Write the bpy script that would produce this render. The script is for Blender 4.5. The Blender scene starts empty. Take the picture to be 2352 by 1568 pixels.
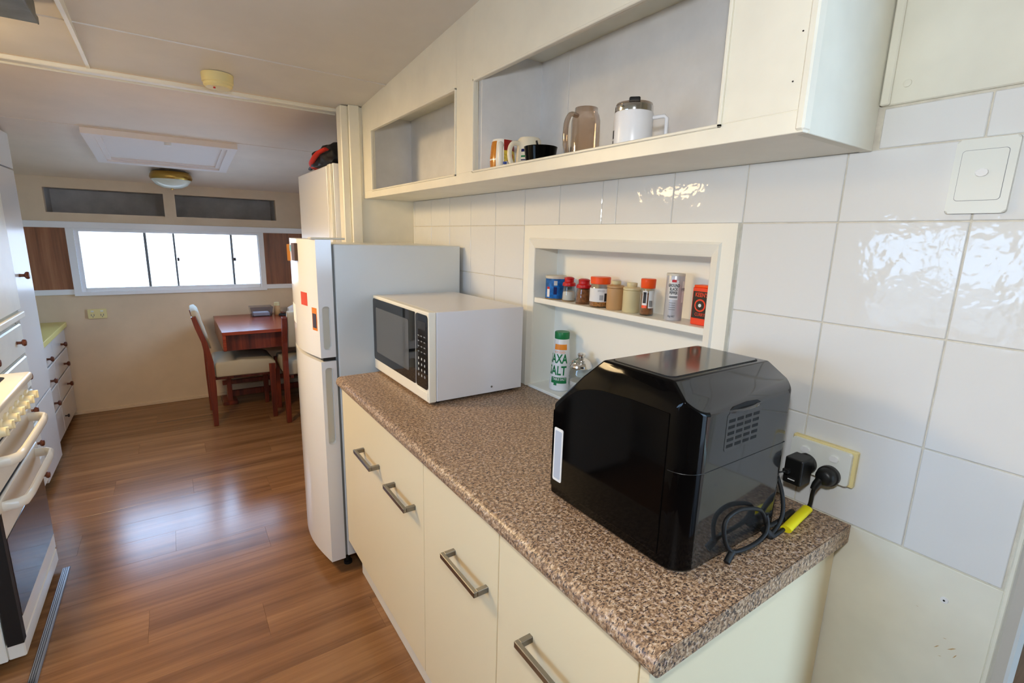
import bpy, bmesh, math, random
from mathutils import Vector, Matrix
random.seed(7)
scene = bpy.context.scene
COL = scene.collection

# ------------------------------------------------------------------ camera
CAM = Vector((-1.0928, -0.2635, 1.4524))
RT = Vector((0.82574494, -0.56341614, 0.02659958))
UP = Vector((0.09414021, 0.18416268, 0.97837709))
FW = Vector((0.55613209, 0.80538585, -0.20511151))
cd = bpy.data.cameras.new('camera')
cd.sensor_fit = 'HORIZONTAL'; cd.sensor_width = 36.0
cd.lens = 1130.7236 / 2352 * 36.0
cd.clip_start = 0.02; cd.clip_end = 200
cam = bpy.data.objects.new('camera', cd); COL.objects.link(cam)
cam.matrix_world = Matrix(((RT.x, UP.x, -FW.x, CAM.x), (RT.y, UP.y, -FW.y, CAM.y), (RT.z, UP.z, -FW.z, CAM.z), (0, 0, 0, 1)))
scene.camera = cam

# ------------------------------------------------------------------ light and exposure
world = bpy.data.worlds.new('daylight'); scene.world = world; world.use_nodes = True
bg = world.node_tree.nodes['Background']
bg.inputs[0].default_value = (0.46, 0.69, 1.0, 1); bg.inputs[1].default_value = 24.0

def lamp(name, kind, loc, power, color, size=0.05, target=None, **kw):
    ld = bpy.data.lights.new(name, kind); ld.energy = power; ld.color = color
    if kind == 'AREA':
        ld.shape = 'RECTANGLE'; ld.size = size; ld.size_y = kw.get('size_y', size)
    else:
        ld.shadow_soft_size = size
    if kind == 'SPOT':
        ld.spot_size = math.radians(kw.get('angle', 150)); ld.spot_blend = 0.4
    o = bpy.data.objects.new(name, ld); COL.objects.link(o); o.location = loc
    if target is not None:
        o.rotation_euler = (Vector(target) - Vector(loc)).to_track_quat('-Z', 'Y').to_euler()
    return o
# the flash on top of the camera
fl = CAM + UP * 0.17 - FW * 0.02
lamp('camera_flash', 'SPOT', fl, 40.0, (0.93, 0.97, 1.0), 0.035, fl + FW, angle=165)
# warm kitchen lamp over the cooker (its fitting is the range hood below)
lamp('cooker_lamp', 'SPOT', (-1.72, 1.95, 1.945), 125.0, (1.0, 0.72, 0.38), 0.20, (-1.36, 1.92, 1.0), angle=156)
lamp('cooker_lamp_glow', 'POINT', (-1.72, 1.97, 1.94), 4.5, (1.0, 0.70, 0.32), 0.05)
# daylight portals in the window openings
def portal(name, loc, sx, sy, target):
    o = lamp(name, 'AREA', loc, 1.0, (1, 1, 1), sx, target, size_y=sy)
    o.data.cycles.is_portal = True
portal('window_portal', (-1.05, 4.80, 1.2), 1.3, 0.5, (-1.05, 0, 1.2))
portal('window_portal_kitchen', (-2.44, 0.65, 1.28), 0.72, 0.62, (0, 0.65, 1.28))
portal('window_portal_dining', (0.1, 3.75, 1.22), 0.9, 0.5, (-3, 3.75, 1.22))  # serves the added, unseen dining window

vs = scene.view_settings
vs.view_transform = 'Standard'; vs.look = 'None'; vs.gamma = 1.0; vs.use_curve_mapping = False
vs.exposure = -0.5
scene.cycles.use_denoising = True
scene.cycles.max_bounces = 7
scene.cycles.diffuse_bounces = 5
scene.cycles.glossy_bounces = 3
scene.cycles.transmission_bounces = 4
scene.cycles.transparent_max_bounces = 8
scene.cycles.use_adaptive_sampling = True
scene.cycles.adaptive_threshold = 0.1
scene.cycles.adaptive_min_samples = 16
scene.cycles.sample_clamp_indirect = 4.0
scene.cycles.caustics_reflective = False
scene.cycles.caustics_refractive = False

# ------------------------------------------------------------------ materials
def lin(c):
    return tuple(((v / 255) / 12.92 if v / 255 <= 0.04045 else ((v / 255 + 0.055) / 1.055) ** 2.4) for v in c[:3]) + (1.0,)

MATS = {}
def nodes(name):
    m = bpy.data.materials.new(name); m.use_nodes = True
    nt = m.node_tree
    MATS[name] = m
    return m, nt, nt.nodes['Principled BSDF']

def coords(nt, scale=(1, 1, 1), rnd=False):
    tc = nt.nodes.new('ShaderNodeTexCoord'); mp = nt.nodes.new('ShaderNodeMapping')
    mp.inputs['Scale'].default_value = scale
    nt.links.new(tc.outputs['Object'], mp.inputs['Vector'])
    if rnd:
        oi = nt.nodes.new('ShaderNodeObjectInfo'); mu = nt.nodes.new('ShaderNodeMath'); mu.operation = 'MULTIPLY'
        mu.inputs[1].default_value = 37.0
        nt.links.new(oi.outputs['Random'], mu.inputs[0])
        nt.links.new(mu.outputs[0], mp.inputs['Location'])
    return mp.outputs[0]

def ramp(nt, fac, stops, interp='LINEAR'):
    r = nt.nodes.new('ShaderNodeValToRGB'); r.color_ramp.interpolation = interp
    el = r.color_ramp.elements
    while len(el) > 1: el.remove(el[-1])
    el[0].position = stops[0][0]; el[0].color = lin(stops[0][1])
    for p, c in stops[1:]:
        e = el.new(p); e.color = lin(c)
    nt.links.new(fac, r.inputs[0])
    return r.outputs[0]

def noise(nt, vec, scale, detail=2.0, rough=0.5):
    n = nt.nodes.new('ShaderNodeTexNoise'); n.inputs['Scale'].default_value = scale
    n.inputs['Detail'].default_value = detail; n.inputs['Roughness'].default_value = rough
    nt.links.new(vec, n.inputs['Vector'])
    return n.outputs[0]

def bump(nt, b, fac, strength, dist):
    bp = nt.nodes.new('ShaderNodeBump'); bp.inputs['Strength'].default_value = strength
    bp.inputs['Distance'].default_value = dist
    nt.links.new(fac, bp.inputs['Height']); nt.links.new(bp.outputs[0], b.inputs['Normal'])

def mat(name, col, rough=0.5, metal=0.0, spec=0.5, coat=0.0, var=0.0, vscale=6.0, bmp=None, trans=0.0, ior=1.45, emit=0.0):
    m, nt, b = nodes(name)
    b.inputs['Base Color'].default_value = lin(col)
    b.inputs['Roughness'].default_value = rough; b.inputs['Metallic'].default_value = metal
    b.inputs['Specular IOR Level'].default_value = spec; b.inputs['Coat Weight'].default_value = coat
    b.inputs['Transmission Weight'].default_value = trans; b.inputs['IOR'].default_value = ior
    if emit:
        b.inputs['Emission Color'].default_value = lin(col); b.inputs['Emission Strength'].default_value = emit
    vec = None
    if var:
        vec = coords(nt)
        f = noise(nt, vec, vscale, 4.0, 0.6)
        lo = tuple(max(0, c * (1 - var)) for c in col); hi = tuple(min(255, c * (1 + var * 0.6)) for c in col)
        nt.links.new(ramp(nt, f, [(0.3, lo), (0.7, hi)]), b.inputs['Base Color'])
    if bmp:
        vec = vec or coords(nt)
        bump(nt, b, noise(nt, vec, bmp[0], 3.0), bmp[1], bmp[2])
    return m

def wood(name, dark, mid, light, rough, axis, scale=1.0, rnd=False, coat=0.0):
    m, nt, b = nodes(name)
    s = [26.0, 26.0, 26.0]; s[axis] = 1.6
    v = coords(nt, tuple(x * scale for x in s), rnd)
    f1 = noise(nt, v, 1.0, 5.0, 0.6)
    s2 = [130.0, 130.0, 130.0]; s2[axis] = 4.0
    f2 = noise(nt, coords(nt, tuple(x * scale for x in s2), rnd), 1.0, 3.0, 0.6)
    mx = nt.nodes.new('ShaderNodeMath'); mx.operation = 'MULTIPLY_ADD'; mx.inputs[1].default_value = 0.3
    nt.links.new(f2, mx.inputs[0])
    sc = nt.nodes.new('ShaderNodeMath'); sc.operation = 'MULTIPLY'; sc.inputs[1].default_value = 0.7
    nt.links.new(f1, sc.inputs[0]); nt.links.new(sc.outputs[0], mx.inputs[2])
    fac = mx.outputs[0]
    if rnd:
        oi = nt.nodes.new('ShaderNodeObjectInfo'); ad = nt.nodes.new('ShaderNodeMath'); ad.operation = 'MULTIPLY_ADD'
        ad.inputs[1].default_value = 0.07; nt.links.new(oi.outputs['Random'], ad.inputs[0])
        sb = nt.nodes.new('ShaderNodeMath'); sb.operation = 'SUBTRACT'; sb.inputs[1].default_value = 0.035
        nt.links.new(fac, sb.inputs[0]); nt.links.new(sb.outputs[0], ad.inputs[2]); fac = ad.outputs[0]
    nt.links.new(ramp(nt, fac, [(0.32, dark), (0.5, mid), (0.68, light)]), b.inputs['Base Color'])
    b.inputs['Roughness'].default_value = rough; b.inputs['Coat Weight'].default_value = coat
    b.inputs['Coat Roughness'].default_value = 0.15
    bump(nt, b, f2, 0.06, 0.002)
    return m

def granite(name):
    m, nt, b = nodes(name)
    v = coords(nt)
    f = noise(nt, v, 130.0, 3.0, 0.65)
    c1 = ramp(nt, f, [(0.30, (78, 60, 50)), (0.42, (130, 102, 78)), (0.50, (164, 132, 102)), (0.58, (188, 160, 130)), (0.70, (214, 194, 174))])
    f2 = noise(nt, coords(nt, (1.0, 1.7, 1.0)), 190.0, 2.0, 0.6)
    msk = ramp(nt, f2, [(0.38, (255, 255, 255)), (0.46, (0, 0, 0))])
    mx = nt.nodes.new('ShaderNodeMix'); mx.data_type = 'RGBA'
    mx.inputs[7].default_value = lin((66, 56, 54))
    nt.links.new(c1, mx.inputs[6]); nt.links.new(msk, mx.inputs[0])
    f3 = noise(nt, coords(nt, (1.3, 1.0, 1.0)), 120.0, 2.0, 0.6)
    msk2 = ramp(nt, f3, [(0.60, (0, 0, 0)), (0.68, (200, 200, 200))])
    mx2 = nt.nodes.new('ShaderNodeMix'); mx2.data_type = 'RGBA'
    mx2.inputs[7].default_value = lin((196, 176, 166))
    nt.links.new(mx.outputs[2], mx2.inputs[6]); nt.links.new(msk2, mx2.inputs[0])
    nt.links.new(mx2.outputs[2], b.inputs['Base Color'])
    b.inputs['Roughness'].default_value = 0.38
    return m

def glass(name, col=(255, 255, 255), mix=0.12, rough=0.02):
    m, nt, b = nodes(name)
    nt.nodes.remove(b)
    out = nt.nodes['Material Output']
    t = nt.nodes.new('ShaderNodeBsdfTransparent'); t.inputs[0].default_value = lin(col)
    g = nt.nodes.new('ShaderNodeBsdfGlossy'); g.inputs['Roughness'].default_value = rough
    fr = nt.nodes.new('ShaderNodeLayerWeight'); fr.inputs[0].default_value = mix
    ms = nt.nodes.new('ShaderNodeMixShader')
    nt.links.new(fr.outputs['Facing'], ms.inputs[0]); nt.links.new(t.outputs[0], ms.inputs[1]); nt.links.new(g.outputs[0], ms.inputs[2])
    nt.links.new(ms.outputs[0], out.inputs[0])
    return m

M_tile = mat('white_glazed_tile', (222, 223, 223), 0.05, spec=0.32, bmp=(19.0, 0.32, 0.005))
M_grout = mat('tile_grout', (212, 206, 192), 0.9, var=0.08, vscale=30)
M_cream = mat('cream_gloss_paint', (236, 232, 218), 0.33, var=0.03, vscale=5, bmp=(160.0, 0.05, 0.001))
M_creamdull = mat('cream_wall_paint', (226, 224, 210), 0.5, var=0.05, vscale=4)
M_cupin = mat('white_cupboard_lining', (228, 228, 230), 0.6, var=0.03, vscale=9, bmp=(300.0, 0.1, 0.001))
M_lockin = mat('grey_locker_lining', (186, 180, 176), 0.6, var=0.08, vscale=8)
M_ceil = mat('ceiling_paint', (218, 212, 204), 0.55, var=0.03, vscale=3)
M_ceil2 = mat('ceiling_paint_dining', (230, 214, 196), 0.5, var=0.03, vscale=3)
M_beigewall = mat('beige_wall_paint', (216, 194, 166), 0.6, var=0.04, vscale=3)
M_hatch = mat('hatch_white_paint', (236, 226, 220), 0.5)
M_white = mat('white_gloss_paint', (238, 238, 240), 0.25)
M_offwhite = mat('off_white_gloss_paint', (224, 219, 212), 0.22)
M_whitepl = mat('white_plastic', (232, 232, 232), 0.3)
M_niche = mat('white_niche_paint', (238, 236, 226), 0.35)
M_door = mat('cream_laminate_door', (234, 219, 184), 0.3, bmp=(400.0, 0.04, 0.0005))
M_granite = granite('speckled_brown_laminate')
M_darkline = mat('dark_joint', (50, 40, 34), 0.7)
M_steel = mat('brushed_nickel', (142, 139, 135), 0.32, metal=1.0)
M_alu = mat('aluminium', (190, 196, 206), 0.22, metal=1.0)
M_edging = mat('grey_edging', (186, 182, 174), 0.35)
M_chrome = mat('polished_steel', (215, 215, 215), 0.12, metal=1.0)
M_blackgloss = mat('black_gloss_plastic', (6, 5, 5), 0.07, spec=0.14)
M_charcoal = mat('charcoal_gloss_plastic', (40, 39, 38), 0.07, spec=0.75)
M_blacksatin = mat('black_satin_plastic', (20, 20, 20), 0.4)
M_darkplate = mat('dark_grey_gloss_panel', (44, 42, 40), 0.12, spec=0.7)
M_black = mat('matt_black', (12, 12, 12), 0.6)
M_void = mat('dark_gap', (14, 12, 10), 0.9)
M_greyins = mat('pale_grey_plastic', (178, 186, 200), 0.35)
M_fridge = mat('fridge_enamel', (218, 222, 222), 0.28, bmp=(500.0, 0.08, 0.0006))
M_fridgedoor = mat('fridge_door_white', (236, 234, 232), 0.12)
M_gasket = mat('grey_gasket', (120, 124, 126), 0.6)
M_recess = mat('handle_recess_cream', (214, 210, 196), 0.3)
M_mwcase = mat('microwave_casing', (224, 223, 226), 0.3, bmp=(500.0, 0.05, 0.0005))
M_mwfront = mat('microwave_front_plastic', (238, 232, 216), 0.28)
M_mwglass = mat('microwave_black_glass', (14, 14, 14), 0.05, spec=0.7)
M_mwwin = mat('microwave_window', (84, 86, 88), 0.08, spec=0.8)
M_print = mat('pale_print', (186, 188, 188), 0.5)
M_timber = wood('reddish_timber', (58, 20, 12), (104, 40, 24), (140, 62, 38), 0.35, 2)
M_tabletop = wood('reddish_table_timber', (84, 28, 14), (132, 50, 28), (164, 72, 44), 0.22, 0)
M_panelwood = wood('brown_veneer', (98, 58, 36), (140, 88, 56), (166, 112, 76), 0.45, 2, 0.6)
M_floor = wood('laminate_floor', (104, 70, 44), (134, 94, 60), (156, 114, 76), 0.21, 0, 0.5, rnd=True)
M_floor2 = wood('annexe_floor', (92, 66, 48), (124, 92, 70), (150, 116, 92), 0.4, 0, 0.5, rnd=True)
M_knob = mat('brown_timber_knob', (96, 48, 26), 0.35)
M_knobdark = mat('black_knob', (36, 28, 26), 0.4)
M_cushion = mat('beige_upholstery', (176, 166, 146), 0.85, bmp=(500.0, 0.4, 0.002))
M_yellowtop = mat('pale_yellow_benchtop', (216, 198, 120), 0.35)
M_sage = mat('sage_paint', (176, 186, 168), 0.6)
M_red = mat('red_plastic', (186, 22, 24), 0.35)
M_orange = mat('orange_plastic', (240, 82, 22), 0.35)
M_orangeprint = mat('orange_print', (246, 146, 40), 0.45)
M_green = mat('green_plastic', (10, 118, 62), 0.4)
M_blue = mat('blue_tin_print', (18, 96, 170), 0.3, var=0.35, vscale=60)
M_tinlid = mat('tin_lid', (206, 200, 186), 0.4)
M_paper = mat('white_paper_label', (226, 226, 226), 0.5)
M_ink = mat('black_ink', (34, 34, 36), 0.5)
M_inkgrey = mat('grey_ink', (120, 122, 126), 0.5)
M_brownspice = mat('brown_spice', (150, 92, 50), 0.7, var=0.25, vscale=120)
M_gold = mat('dried_herb', (188, 124, 62), 0.6, var=0.4, vscale=160)
M_tanplastic = mat('tan_plastic', (186, 146, 100), 0.4)
M_creamplastic = mat('cream_plastic', (208, 194, 150), 0.4)
M_clear = glass('clear_jar_glass', (236, 238, 236), 0.25)
M_smoke = glass('smoky_plastic', (226, 214, 204), 0.3, 0.08)
M_windowglass = glass('window_glass', (250, 252, 255), 0.08)
M_silver = mat('silver_tin_print', (186, 186, 190), 0.35, metal=0.3)
M_tinred = mat('orange_red_tin', (226, 62, 26), 0.4)
M_tinblack = mat('tin_black_print', (34, 26, 24), 0.4)
M_ceramic = mat('cream_ceramic', (232, 222, 200), 0.2)
M_ceramicw = mat('white_ceramic', (238, 236, 230), 0.2)
M_navy = mat('navy_glaze', (30, 34, 90), 0.2)
M_mugbrown = mat('amber_glaze', (186, 118, 34), 0.2)
M_mugyellow = mat('yellow_print', (230, 190, 70), 0.3, var=0.3, vscale=80)
M_mugred = mat('dark_red_print', (150, 34, 26), 0.3)
M_bluep = mat('blue_print', (40, 70, 160), 0.4)
M_mugwhite = mat('white_enamel', (240, 240, 244), 0.3)
M_yellowtag = mat('yellow_tag', (240, 226, 30), 0.45)
M_gpo = mat('white_switch_plastic', (226, 228, 222), 0.28)
M_gpoold = mat('yellowed_plastic', (224, 208, 150), 0.45)
M_brass = mat('brass', (176, 140, 70), 0.3, metal=0.9)
M_opal = mat('opal_glass', (226, 232, 220), 0.15)
M_stove = mat('stove_enamel', (226, 220, 206), 0.22)
M_stoveknob = mat('stove_knob_cream', (236, 222, 180), 0.35)
M_ovenglass = mat('oven_glass', (26, 22, 26), 0.08, spec=0.7)
M_hood = mat('grey_hood_metal', (96, 100, 100), 0.5, var=0.15, vscale=12)
M_hoodlens = mat('warm_lamp_lens', (255, 214, 140), 0.4, emit=6.0)
M_bagred = mat('red_nylon', (206, 46, 30), 0.6)
M_bagblack = mat('black_nylon', (22, 22, 28), 0.6)
M_sticker = mat('red_sticker', (214, 74, 48), 0.5)
M_stickero = mat('orange_sticker', (222, 126, 36), 0.5)
M_stickerb = mat('dark_sticker', (66, 60, 76), 0.5)
M_magorange = mat('amber_magnet', (192, 122, 40), 0.5)
M_magbrown = mat('brown_magnet', (88, 62, 44), 0.5)
M_whitepaper = mat('white_note_paper', (240, 240, 238), 0.6)
M_exterior = mat('exterior_render', (232, 214, 206), 0.8)
M_fence = mat('pale_fence', (206, 210, 200), 0.8, var=0.5, vscale=2.5)
M_ground = mat('exterior_ground', (172, 164, 156), 0.9)
M_rust = mat('rust_mark', (188, 156, 108), 0.8)
M_salt = mat('white_salt', (236, 232, 226), 0.8)
M_clearbox = glass('clear_plastic_box', (232, 234, 242), 0.35, 0.1)

# ------------------------------------------------------------------ geometry helpers
ORG = {}
def link(name, bm, m, parent=None, smooth=None, origin=None):
    if parent is None and origin is None:
        xs = [v.co.x for v in bm.verts]; ys = [v.co.y for v in bm.verts]; zs = [v.co.z for v in bm.verts]
        origin = Vector(((min(xs) + max(xs)) / 2, (min(ys) + max(ys)) / 2, min(zs)))
    org = ORG[parent.name] if parent is not None else Vector(origin)
    bmesh.ops.recalc_face_normals(bm, faces=bm.faces)
    bmesh.ops.translate(bm, vec=-org, verts=bm.verts)
    me = bpy.data.meshes.new(name); bm.to_mesh(me); bm.free()
    if smooth is not None:
        for p in me.polygons: p.use_smooth = True
        me.set_sharp_from_angle(angle=math.radians(smooth))
    me.materials.append(m)
    o = bpy.data.objects.new(name, me); COL.objects.link(o)
    if parent is not None: o.parent = parent
    else: o.location = org
    ORG[o.name] = org
    return o

def thing(name, label, cat, loc=(0, 0, 0), group=None):
    o = bpy.data.objects.new(name, None); COL.objects.link(o); o.location = loc
    o.empty_display_size = 0.05
    ORG[o.name] = Vector(loc)
    return tag(o, label, cat, group)

def tag(o, label, cat, group=None):
    o['label'] = label; o['category'] = cat
    if group: o['group'] = group
    return o

def struct(o, label=None):
    o['kind'] = 'structure'
    if label: o['label'] = label
    return o

def addbox(bm, x0, x1, y0, y1, z0, z1, bev=0.0, seg=1):
    t = bmesh.new()
    vs_ = [t.verts.new((x, y, z)) for x in (x0, x1) for y in (y0, y1) for z in (z0, z1)]
    for f in ((0, 1, 3, 2), (4, 6, 7, 5), (0, 4, 5, 1), (2, 3, 7, 6), (0, 2, 6, 4), (1, 5, 7, 3)):
        t.faces.new([vs_[i] for i in f])
    if bev: bmesh.ops.bevel(t, geom=list(t.edges), offset=bev, segments=seg, profile=0.5, affect='EDGES')
    merge(bm, t)

def merge(bm, t):
    mp = {v: bm.verts.new(v.co) for v in t.verts}
    for f in t.faces: bm.faces.new([mp[v] for v in f.verts])
    t.free()

def box(name, x0, x1, y0, y1, z0, z1, m, parent=None, bev=0.0, seg=1, smooth=None):
    bm = bmesh.new(); addbox(bm, x0, x1, y0, y1, z0, z1, bev, seg)
    return link(name, bm, m, parent, smooth)

def boxes(name, lst, m, parent=None, bev=0.0):
    bm = bmesh.new()
    for b in lst: addbox(bm, *b, bev)
    return link(name, bm, m, parent)

def addprism(bm, poly, axis, a0, a1):
    """poly: 2D points in the two other axes in order, extruded along axis from a0 to a1"""
    def P(p, a):
        if axis == 0: return (a, p[0], p[1])
        if axis == 1: return (p[0], a, p[1])
        return (p[0], p[1], a)
    A = [bm.verts.new(P(p, a0)) for p in poly]; B = [bm.verts.new(P(p, a1)) for p in poly]
    n = len(poly)
    bm.faces.new(A); bm.faces.new(B[::-1])
    for i in range(n): bm.faces.new((A[i], B[i], B[(i + 1) % n], A[(i + 1) % n]))

def prism(name, poly, axis, a0, a1, m, parent=None, smooth=None, bev=0.0):
    bm = bmesh.new(); addprism(bm, poly, axis, a0, a1)
    if bev: bmesh.ops.bevel(bm, geom=list(bm.edges), offset=bev, segments=2, profile=0.5, affect='EDGES')
    return link(name, bm, m, parent, smooth)

def rrect(x0, x1, y0, y1, r, n=6):
    pts = []
    for cx, cy, a in ((x1 - r, y1 - r, 0), (x0 + r, y1 - r, 90), (x0 + r, y0 + r, 180), (x1 - r, y0 + r, 270)):
        for i in range(n + 1):
            t = math.radians(a + 90 * i / n); pts.append((cx + r * math.cos(t), cy + r * math.sin(t)))
    return pts

def addlathe(bm, prof, c, n=32, axis=2):
    """prof: (r, h) pairs from bottom to top, closed at both ends; axis 2: upright, 0: along x (h to -x), 1: along y"""
    rings = []
    for r, h in prof:
        ring = []
        for i in range(n):
            t = 2 * math.pi * i / n; a, b = r * math.cos(t), r * math.sin(t)
            if axis == 2: p = (c[0] + a, c[1] + b, c[2] + h)
            elif axis == 0: p = (c[0] + h, c[1] + a, c[2] + b)
            else: p = (c[0] + a, c[1] + h, c[2] + b)
            ring.append(bm.verts.new(p))
        rings.append(ring)
    for A, B in zip(rings, rings[1:]):
        for i in range(n): bm.faces.new((A[i], A[(i + 1) % n], B[(i + 1) % n], B[i]))
    bm.faces.new(rings[0][::-1]); bm.faces.new(rings[-1])

def lathe(name, prof, c, m, parent=None, n=32, axis=2, smooth=35):
    bm = bmesh.new(); addlathe(bm, prof, c, n, axis)
    return link(name, bm, m, parent, smooth)

def spline(pts, k=6):
    pts = [Vector(p) for p in pts]; out = []
    for i in range(len(pts) - 1):
        p0 = pts[max(i - 1, 0)]; p1 = pts[i]; p2 = pts[i + 1]; p3 = pts[min(i + 2, len(pts) - 1)]
        for j in range(k):
            t = j / k
            out.append(0.5 * ((2 * p1) + (p2 - p0) * t + (2 * p0 - 5 * p1 + 4 * p2 - p3) * t * t + (3 * p1 - p0 - 3 * p2 + p3) * t ** 3))
    out.append(pts[-1]); return out

def addtube(bm, path, r, n=8, flat=1.0):
    path = [Vector(p) for p in path]; rings = []
    up = Vector((0, 0, 1)); prev = None
    for i, p in enumerate(path):
        d = (path[min(i + 1, len(path) - 1)] - path[max(i - 1, 0)]).normalized()
        if prev is None:
            s = d.cross(up)
            if s.length < 0.05: s = d.cross(Vector((1, 0, 0)))
            s.normalize()
        else:
            s = (prev - d * prev.dot(d)).normalized()
        prev = s; u = s.cross(d)
        rr = r(i / (len(path) - 1)) if callable(r) else r
        rings.append([bm.verts.new(p + s * rr * math.cos(2 * math.pi * k / n) + u * rr * flat * math.sin(2 * math.pi * k / n)) for k in range(n)])
    for A, B in zip(rings, rings[1:]):
        for i in range(n): bm.faces.new((A[i], A[(i + 1) % n], B[(i + 1) % n], B[i]))
    bm.faces.new(rings[0][::-1]); bm.faces.new(rings[-1])

def tube(name, path, r, m, parent=None, n=8, flat=1.0, smooth=50):
    bm = bmesh.new(); addtube(bm, path, r, n, flat)
    return link(name, bm, m, parent, smooth)

def cut(o, *boxlist):
    """carve boxes (world coordinates) out of a mesh object"""
    org = ORG[o.name]
    for b in boxlist:
        bm = bmesh.new()
        if isinstance(b, bmesh.types.BMesh): bm.free(); bm = b
        else: addbox(bm, *b)
        bmesh.ops.recalc_face_normals(bm, faces=bm.faces)
        bmesh.ops.translate(bm, vec=-org, verts=bm.verts)
        me = bpy.data.meshes.new('cutter'); bm.to_mesh(me); bm.free()
        c = bpy.data.objects.new('cutter', me); COL.objects.link(c)
        c.location = org if o.parent is None else (0, 0, 0); c.parent = o.parent
        md = o.modifiers.new('cut', 'BOOLEAN'); md.operation = 'DIFFERENCE'; md.object = c; md.solver = 'EXACT'
        bpy.context.view_layer.update()
        dg = bpy.context.evaluated_depsgraph_get()
        nm = bpy.data.meshes.new_from_object(o.evaluated_get(dg))
        o.modifiers.clear(); o.data = nm
        bpy.data.objects.remove(c)

def copytree(o, parent=None):
    c = o.copy(); COL.objects.link(c); c.parent = parent
    for ch in list(o.children): copytree(ch, c)
    return c

FONT_CACHE = {}
def textpolys(s, size, bold=0.0):
    key = (s, size, bold)
    cu = bpy.data.curves.new('lettering', 'FONT'); cu.body = s; cu.size = size; cu.align_x = 'CENTER'; cu.align_y = 'CENTER'
    cu.offset = bold; cu.resolution_u = 2
    o = bpy.data.objects.new('lettering', cu); COL.objects.link(o)
    bpy.context.view_layer.update()
    dg = bpy.context.evaluated_depsgraph_get()
    me = bpy.data.meshes.new_from_object(o.evaluated_get(dg))
    vs_ = [v.co.copy() for v in me.vertices]; fs = [list(p.vertices) for p in me.polygons]
    bpy.data.objects.remove(o); bpy.data.curves.remove(cu); bpy.data.meshes.remove(me)
    return vs_, fs

def text_on_plane(name, s, size, origin, ux, uz, m, parent, sx=1.0, bold=0.0):
    vs_, fs = textpolys(s, size, bold)
    bm = bmesh.new(); ux = Vector(ux); uz = Vector(uz); o = Vector(origin)
    bv = [bm.verts.new(o + ux * v.x * sx + uz * v.y) for v in vs_]
    for f in fs:
        try: bm.faces.new([bv[i] for i in f])
        except ValueError: pass
    return link(name, bm, m, parent)

def text_on_round(name, s, size, c, rfun, z, ang, m, parent, sx=1.0, bold=0.0):
    vs_, fs = textpolys(s, size, bold)
    bm = bmesh.new(); bv = [bm.verts.new(v) for v in vs_]
    for f in fs:
        try: bm.faces.new([bv[i] for i in f])
        except ValueError: pass
    bmesh.ops.triangulate(bm, faces=bm.faces)
    bmesh.ops.subdivide_edges(bm, edges=[e for e in bm.edges if e.calc_length() > size * 0.2], cuts=2)
    bmesh.ops.triangulate(bm, faces=bm.faces)
    for v in bm.verts:
        zz = z + v.co.y; r = rfun(zz) + 0.0005
        a = ang + v.co.x * sx / r
        v.co = (c[0] + r * math.cos(a), c[1] + r * math.sin(a), zz)
    return link(name, bm, m, parent)

def patch_round(name, c, rfun, z0, z1, a0, a1, m, parent, n=10, off=0.0003):
    """a printed patch wrapped on a round thing"""
    bm = bmesh.new(); rows = []
    nz = 8
    for j in range(nz + 1):
        z = z0 + (z1 - z0) * j / nz; r = rfun(z) + off
        rows.append([bm.verts.new((c[0] + r * math.cos(a0 + (a1 - a0) * i / n), c[1] + r * math.sin(a0 + (a1 - a0) * i / n), z)) for i in range(n + 1)])
    for A, B in zip(rows, rows[1:]):
        for i in range(n): bm.faces.new((A[i], A[i + 1], B[i + 1], B[i]))
    return link(name, bm, m, parent, 60)

def prof_r(prof):
    def f(h):
        for (r0, h0), (r1, h1) in zip(prof, prof[1:]):
            if h0 <= h <= h1 and h1 > h0: return r0 + (r1 - r0) * (h - h0) / (h1 - h0)
        return prof[-1][0]
    return f

# ------------------------------------------------------------------ setting: floor
floor = struct(box('floor', -2.45, 0.05, -2.3, 4.72, -0.06, -0.012, M_void), 'reddish brown timber laminate floor of the caravan')
PW = 0.19
y = -2.3; k = 0
plank_mesh = {}
while y < 4.69:
    xs = [-2.42] + sorted([-2.42 + ((k * 0.83 + 0.5) % 1.2), -2.42 + ((k * 0.83 + 0.5) % 1.2) + 1.2]) + [0.02]
    xs = [v for v in xs if v <= 0.02]
    for a, b in zip(xs, xs[1:]):
        if b - a < 0.02: continue
        box('plank', a + 0.0002, b - 0.0002, y + 0.0002, min(y + PW, 4.69) - 0.0002, -0.012, 0.0, M_floor, floor, 0.0003)
    y += PW; k += 1
annexe_floor = struct(box('floor_annexe', 0.06, 3.2, -3.2, 2.2, -0.06, -0.012, M_void), 'brown timber floor seen through the doorway')
for i in range(24):
    yy = -3.2 + i * 0.19
    if yy > 1.2: break
    box('plank', 0.07, 3.2, yy + 0.001, yy + 0.189, -0.012, 0.0, M_floor2, annexe_floor, 0.0012)

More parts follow.
